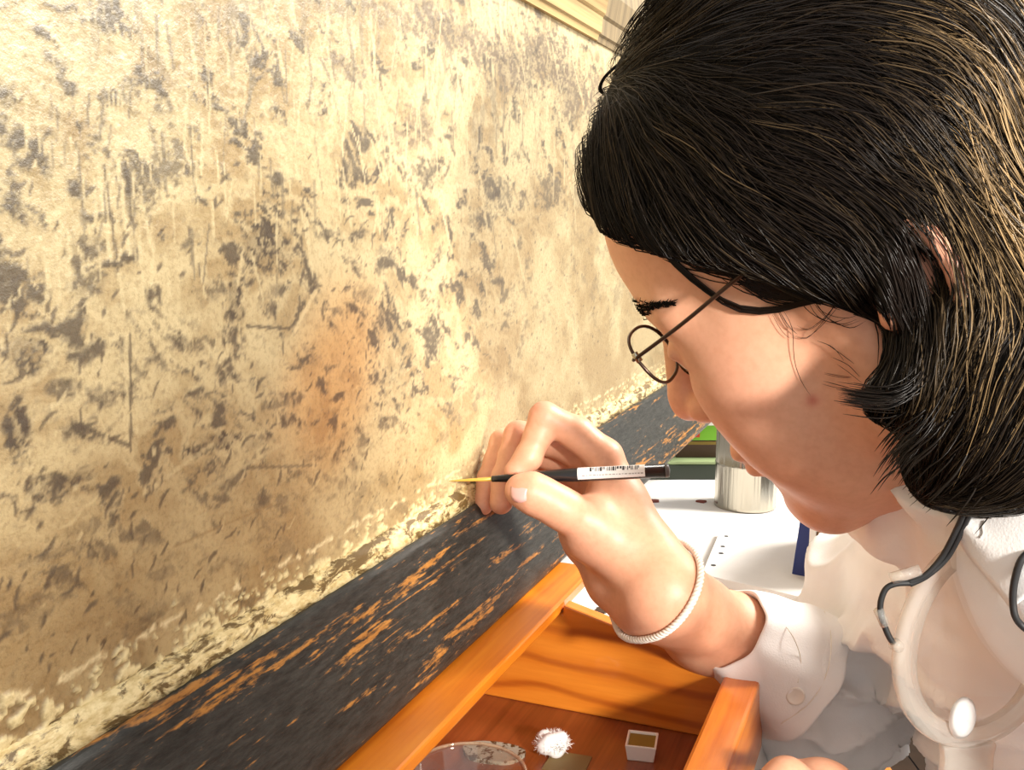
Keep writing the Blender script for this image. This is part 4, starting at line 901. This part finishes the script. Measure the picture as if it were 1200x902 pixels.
# ---------------------------------------------------------------- bracelet of braided thread
BCn = P(773, 697, .5390); RX = unit(AX - .55 * FWD * (AX @ FWD)); bx_ = unit(UP - RX * (UP @ RX)); by_ = np.cross(RX, bx_); ring = []
for k in range(96):
    th = 2 * math.pi * k / 96; d = math.cos(th) * bx_ + math.sin(th) * by_
    r = HAND_BVH.ray_cast(Vector(BCn + d * .06), Vector(-d)); ring.append(np.array(r[0]) + d * .0014 if r[0] is not None else BCn + d * .024)
ring = np.array(ring)
for _ in range(6): ring = .5 * ring + .25 * (np.roll(ring, 1, 0) + np.roll(ring, -1, 0))
ring = BCn + (ring - BCn) * 1.03; ring = spline(np.concatenate([ring, ring[:1]]), 385)[:-1]
T_, N_, B_ = frames(ring, True); ph = np.arange(384) * 2 * math.pi / 384 * 26
br = thing('bracelet', BCn, 'white braided thread bracelet around the wrist', 'bracelet')
for k in range(3):
    a = ph + k * 2 * math.pi / 3; pts = ring + .0010 * (np.cos(a)[:, None] * N_ + 1.0 * np.sin(a)[:, None] * B_)
    v, f = tube(pts, .00105, 6, True); mk('strand', v, f, M['bracelet'], br)

# ---------------------------------------------------------------- fine paintbrush
bx = BE - BT; LB = np.linalg.norm(bx); ba = unit(bx)
brush = thing('paintbrush', BT, 'fine black paintbrush with golden bristles and a white barcode label, held in the hand', 'paintbrush')
v, f = lathe(BT, ba, [(.00012, 0), (.0005, .05 * LB), (.00085, .10 * LB), (.0012, .205 * LB), (.0010, .206 * LB)], 20, True); mk('bristles', v, f, M['gold_hair'], brush)
RB = .0037
pr = [(.0012, .2055 * LB), (.0017, .207 * LB), (.0019, .24 * LB), (.0026, .33 * LB), (.0032, .45 * LB), (RB, .58 * LB), (RB, .985 * LB)]
v, f = lathe(BT, ba, pr, 28, True); mk('handle', v, f, M['black'], brush)
v, f = lathe(BT, ba, [(RB, .985 * LB), (RB + .0001, .986 * LB), (RB + .0001, .992 * LB), (RB, .993 * LB), (RB * .97, LB), (.0005, LB + .0006)], 28, True); mk('end_cap', v, f, mat('grey_ring', (.10, .10, .10), .4), brush)
vx = unit((CAMP - BT) - ba * ((CAMP - BT) @ ba)); vy = np.cross(ba, vx); vy = vy if vy[2] > 0 else -vy
def lab(s0, s1, a0, a1, ns, na_, r):
    S_, Aa = np.meshgrid(np.linspace(s0, s1, ns), np.linspace(a0, a1, na_), indexing='ij'); V_ = BT + S_[..., None] * LB * ba + r * (np.cos(Aa)[..., None] * vx + np.sin(Aa)[..., None] * vy)
    ii = np.arange(ns * na_).reshape(ns, na_); return V_.reshape(-1, 3), np.stack([ii[:-1, :-1], ii[1:, :-1], ii[1:, 1:], ii[:-1, 1:]], -1).reshape(-1, 4).tolist()
v, f = lab(.60, .897, -.75, 1.35, 4, 14, RB + .00012); lb = mk('label', v, f, M['label'], brush); lb['label'] = 'white barcode label'
bars = []; s = .655
r2 = random.Random(9)
while s < .870:
    w_ = r2.choice([.0025, .004, .006, .009]); bars.append(lab(s, s + w_, .36 + (r2.random() < .25) * .25, 1.12, 2, 6, RB + .00022)); s += w_ + r2.choice([.003, .004, .007])
v, f = merge(*bars); mk('barcode', v, f, M['ink'], lb)
txt = []; s = .62
while s < .885:
    w_ = r2.uniform(.006, .016); txt.append(lab(s, s + w_, -.26 + r2.random() * .06, -.10, 2, 3, RB + .00022)); s += w_ + .004
v, f = merge(*txt); mk('small_print', v, f, M['seam'], lb)

# ---------------------------------------------------------------- eyeglasses
gl_ = thing('eyeglasses', H(96, 0, 20), 'thin brown wire eyeglasses worn on the face', 'eyeglasses')
for s in (-1, 1):
    rim = []; ins = []
    for a in np.linspace(0, 2 * math.pi, 48, endpoint=False):
        ca_, sa_ = math.cos(a), math.sin(a); k = 1 / (abs(ca_) ** 2.5 + abs(sa_) ** 2.5) ** (1 / 2.5)
        y = 33 + 21.5 * ca_ * k; z = 20 + 14 * sa_ * k; x = 97 - .0024 * (y - 20) ** 2 + .10 * (z - 20)
        rim.append(H(x, y * s, z)); ins.append(H(x, (33 + (y - 33) * .985) * s, 20 + (z - 20) * .985))
    v, f = tube(rim, .0008, 8, True); mk('rim', v, f, M['wire'], gl_)
    ins = np.array(ins); n_ = 48; ctr = ins.mean(0); rings = []
    for q_ in (1, .75, .5, .25): rings.append(ctr + (ins - ctr) * q_ + hf * .0016 * (1 - q_ * q_))
    Vl_ = np.concatenate(rings + [(ctr + hf * .0016)[None]]); Fl_ = [[i * n_ + k, i * n_ + (k + 1) % n_, (i + 1) * n_ + (k + 1) % n_, (i + 1) * n_ + k] for i in range(3) for k in range(n_)] + [[3 * n_ + k, 3 * n_ + (k + 1) % n_, 4 * n_] for k in range(n_)]
    o = mk('lens', Vl_, Fl_, M['glass'], gl_); m_ = o.modifiers.new('thick', 'SOLIDIFY'); m_.thickness = .0012; m_.offset = 0
    pth = spline([H(95, 53.5 * s, 25), H(94, 57 * s, 25), H(90, 61.5 * s, 25.5), H(60, 69 * s, 28), H(25, 74 * s, 32), H(-5, 78 * s, 33), H(-18, 79 * s, 28), H(-27, 77 * s, 12)], 40)
    v, f = tube(pth, [.0012] * 4 + [.0009] * 30 + [.0013] * 6, 8); mk('temple', v, f, M['wire'], gl_)
    v, f = lathe(H(91, 60.5 * s, 23.2), hu2, [(.0015, 0), (.0015, .0045)], 12, True); mk('hinge', v, f, M['steel'], gl_)
    v, f = tube(spline([H(94.5, 14 * s, 22), H(92, 13 * s, 19), H(92.5, 11.5 * s, 15)], 10), .0005, 6); mk('pad_arm', v, f, M['wire'], gl_)
    v, f = lathe(H(93, 11 * s, 14), unit(hl2 * s), [(.0002, -.001), (.0028, -.0006), (.0032, .0002), (.0002, .0010)], 14); mk('nose_pad', v, f, M['acrylic'], gl_)
v, f = tube(spline([H(96, 12.5, 25), H(98.5, 6, 27.5), H(99.5, 0, 28.3), H(98.5, -6, 27.5), H(96, -12.5, 25)], 20), .0011, 8); mk('bridge', v, f, M['wire'], gl_)

# ---------------------------------------------------------------- neck magnifier with cord
MD = .405; mc_ = P(1143, 752, MD); mxr = unit(RIGHT + .18 * FWD); mzu = unit(UP - .10 * FWD + .10 * RIGHT); mzu = unit(mzu - mxr * (mzu @ mxr)); mny = np.cross(mzu, mxr); mny = mny if mny @ FWD < 0 else -mny
sx_, sz_ = .0325, .0415
mag = thing('neck_magnifier', mc_ - mzu * .075, 'clear acrylic oval magnifier hanging on a black neck cord over the shirt', 'magnifier')
def mpt(x, z, y=0.0): return mc_ + mxr * x + mzu * z + mny * y
rimp = [mpt(sx_ * math.cos(a) * (1 - .10 * math.sin(a)), sz_ * math.sin(a)) for a in np.linspace(0, 2 * math.pi, 72, endpoint=False)]
T_, N_, B_ = frames(rimp, True); n_ = 72; V = []; R0 = np.array(rimp); out = np.array([unit(r - mc_) for r in R0])
for dr, dy in ((-.0060, .0018), (.0022, .0026), (.0036, .0008), (.0036, -.0012), (.0022, -.0028), (-.0060, -.0018)): V.append(R0 + out * dr + mny * dy)
V = np.concatenate(V); F = [[i * n_ + k, i * n_ + (k + 1) % n_, ((i + 1) % 6) * n_ + (k + 1) % n_, ((i + 1) % 6) * n_ + k] for i in range(6) for k in range(n_)]
mk('rim', V, F, M['acrylic'], mag)
V = []; qs = [.86, .75, .55, .35, .15, 0.0]
for sgn in (1, -1):
    for q in qs: V.append(mc_ + (R0 - mc_) * max(q, .002) + mny * sgn * (.0010 + .0028 * (1 - q * q)))
m6 = len(qs); V = np.concatenate(V); F = []
for i in range(m6 - 1):
    for k in range(n_):
        F.append([i * n_ + k, i * n_ + (k + 1) % n_, (i + 1) * n_ + (k + 1) % n_, (i + 1) * n_ + k]); j = (m6 + i) * n_; F.append([j + k, j + n_ + k, j + n_ + (k + 1) % n_, j + (k + 1) % n_])
for k in range(n_): F.append([k, m6 * n_ + k, m6 * n_ + (k + 1) % n_, (k + 1) % n_])
mk('lens', V, F, M['lens'], mag)
sc2 = mpt(-.0055, -.0305)
v, f = lathe(sc2 + mny * .0032, mny, [(.0002, .0028), (.0025, .0026), (.0048, .0016), (.0062, .0), (.0002, -.0004)], 28)
cc = sc2 + mny * .0032; v = cc + (v - cc) * 1.0 + ((v - cc) @ mzu)[:, None] * mzu * .45; mk('spot_lens', v, f, m_clear('spot_lens', (.9, .9, .9), .12, .45, (.95, .95, .95)), mag)
hb = [mpt(x, z, y) for z, wdt in ((-.043, .0125), (-.049, .0115), (-.062, .0120), (-.075, .0125)) for x, y in ((-wdt, .0024), (wdt, .0024), (wdt, -.0024), (-wdt, -.0024))]
F = [[3, 2, 1, 0], [12, 13, 14, 15]] + [[i * 4 + k, i * 4 + (k + 1) % 4, (i + 1) * 4 + (k + 1) % 4, (i + 1) * 4 + k] for i in range(3) for k in range(4)]
bevel(mk('foot', np.array(hb), F, M['acrylic'], mag, smooth=False), .0015)
def cordpath(pp, n=50): return spline([P(*p) for p in pp], n)
LEFTC = mpt(-sx_ - .003, .0005)
pl = PX(LEFTC)
for o_ in (0, 7):
    v, f = tube(cordpath([(1215, 520, .40), (1165, 545, .385), (1137 + o_, 585, .378), (1122 + o_, 618, .382), (1104 + o_, 652, .388), (1084 + o_ * .5, 674, .391), (1066, 682 + o_ * .4, .393)]), .00115, 8); mk('cord', v, f, M['cord'], mag)
v, f = tube(cordpath([(1068, 683, .393), (1050, 684, .394), (1038, 690, .395), (1032, 706, .396), (1033, 722, .397), (1040, 742, .398), (pl[0] - 3, pl[1] - 2, pl[2])], 40), .00125, 8); mk('cord', v, f, M['cord'], mag)
for (p0, p1, r_) in (((1078, 668, .3925), (1044, 678, .394), .0024), ((1029, 714, .396), (1037, 732, .397), .0020)):
    v, f = tube([P(*p0), P(*p1)], r_, 10); mk('clip', v, f, M['acrylic'], mag)
v, f = lathe(LEFTC + mny * .002, mny, [(.0002, .0012), (.0022, .001), (.0026, 0), (.0026, -.003), (.0002, -.003)], 14); mk('lug', v, f, M['acrylic'], mag)
RC = mpt(sx_ + .003, .0005); prx = PX(RC)
v, f = tube(cordpath([(1262, 600, .365), (1225, 636, .362), (1200, 652, .362), (1190, 676, .364), (1187, 704, .366), (1193, 728, .367), (1218, 746, .372), (prx[0] + 2, prx[1] - 2, prx[2])]), .00135, 8); mk('cord', v, f, M['cord'], mag)

# ---------------------------------------------------------------- trousers and shoes (below the frame)
M['denim'] = m_cloth('dark_trousers', (0.02, 0.02, 0.025)); M['shoe'] = mat('shoe_leather', (0.015, 0.01, 0.008), 0.4)
tv = Vol(A3(.0, .20, .08), A3(.60, .90, .62), .006); HIP = A3(.43, .47, CAM_H - .56)
tv.chain([(HIP + A3(-.02, -.08, 0), .10), (HIP + A3(0.02, .08, 0), .10)], .05)
for sgn in (-1, 1):
    hp = HIP + DV * .09 * sgn; kn = hp - NV * .34 + DV * .03 * sgn + A3(0, 0, -.01); an = kn + NV * .05; an[2] = .10
    tv.chain([(hp, .085), (kn, .062), (an, .05)], .03)
    shv = Vol(A3(an[0] - .25, an[1] - .15, -.01), A3(an[0] + .12, an[1] + .2, .14), .004)
    shv.chain([(A3(an[0], an[1], .035) + NV * .02, .036), (A3(an[0], an[1], .034) - NV * .08, .036), (A3(an[0], an[1], .028) - NV * .15, .030)], .02); shv.cone(A3(an[0], an[1], .04), A3(an[0], an[1], .09), .036, .04, .02)
    Vq, Fq = biggest(*shv.mesh()); Vq = smooth_mesh(Vq, Fq, 2); Vq[:, 2] = np.maximum(Vq[:, 2], .001); mk('shoe', Vq, Fq, M['shoe'], person)
Vq, Fq = biggest(*tv.mesh()); Vq = smooth_mesh(Vq, Fq, 2); mk('trousers', Vq, Fq, M['denim'], person)
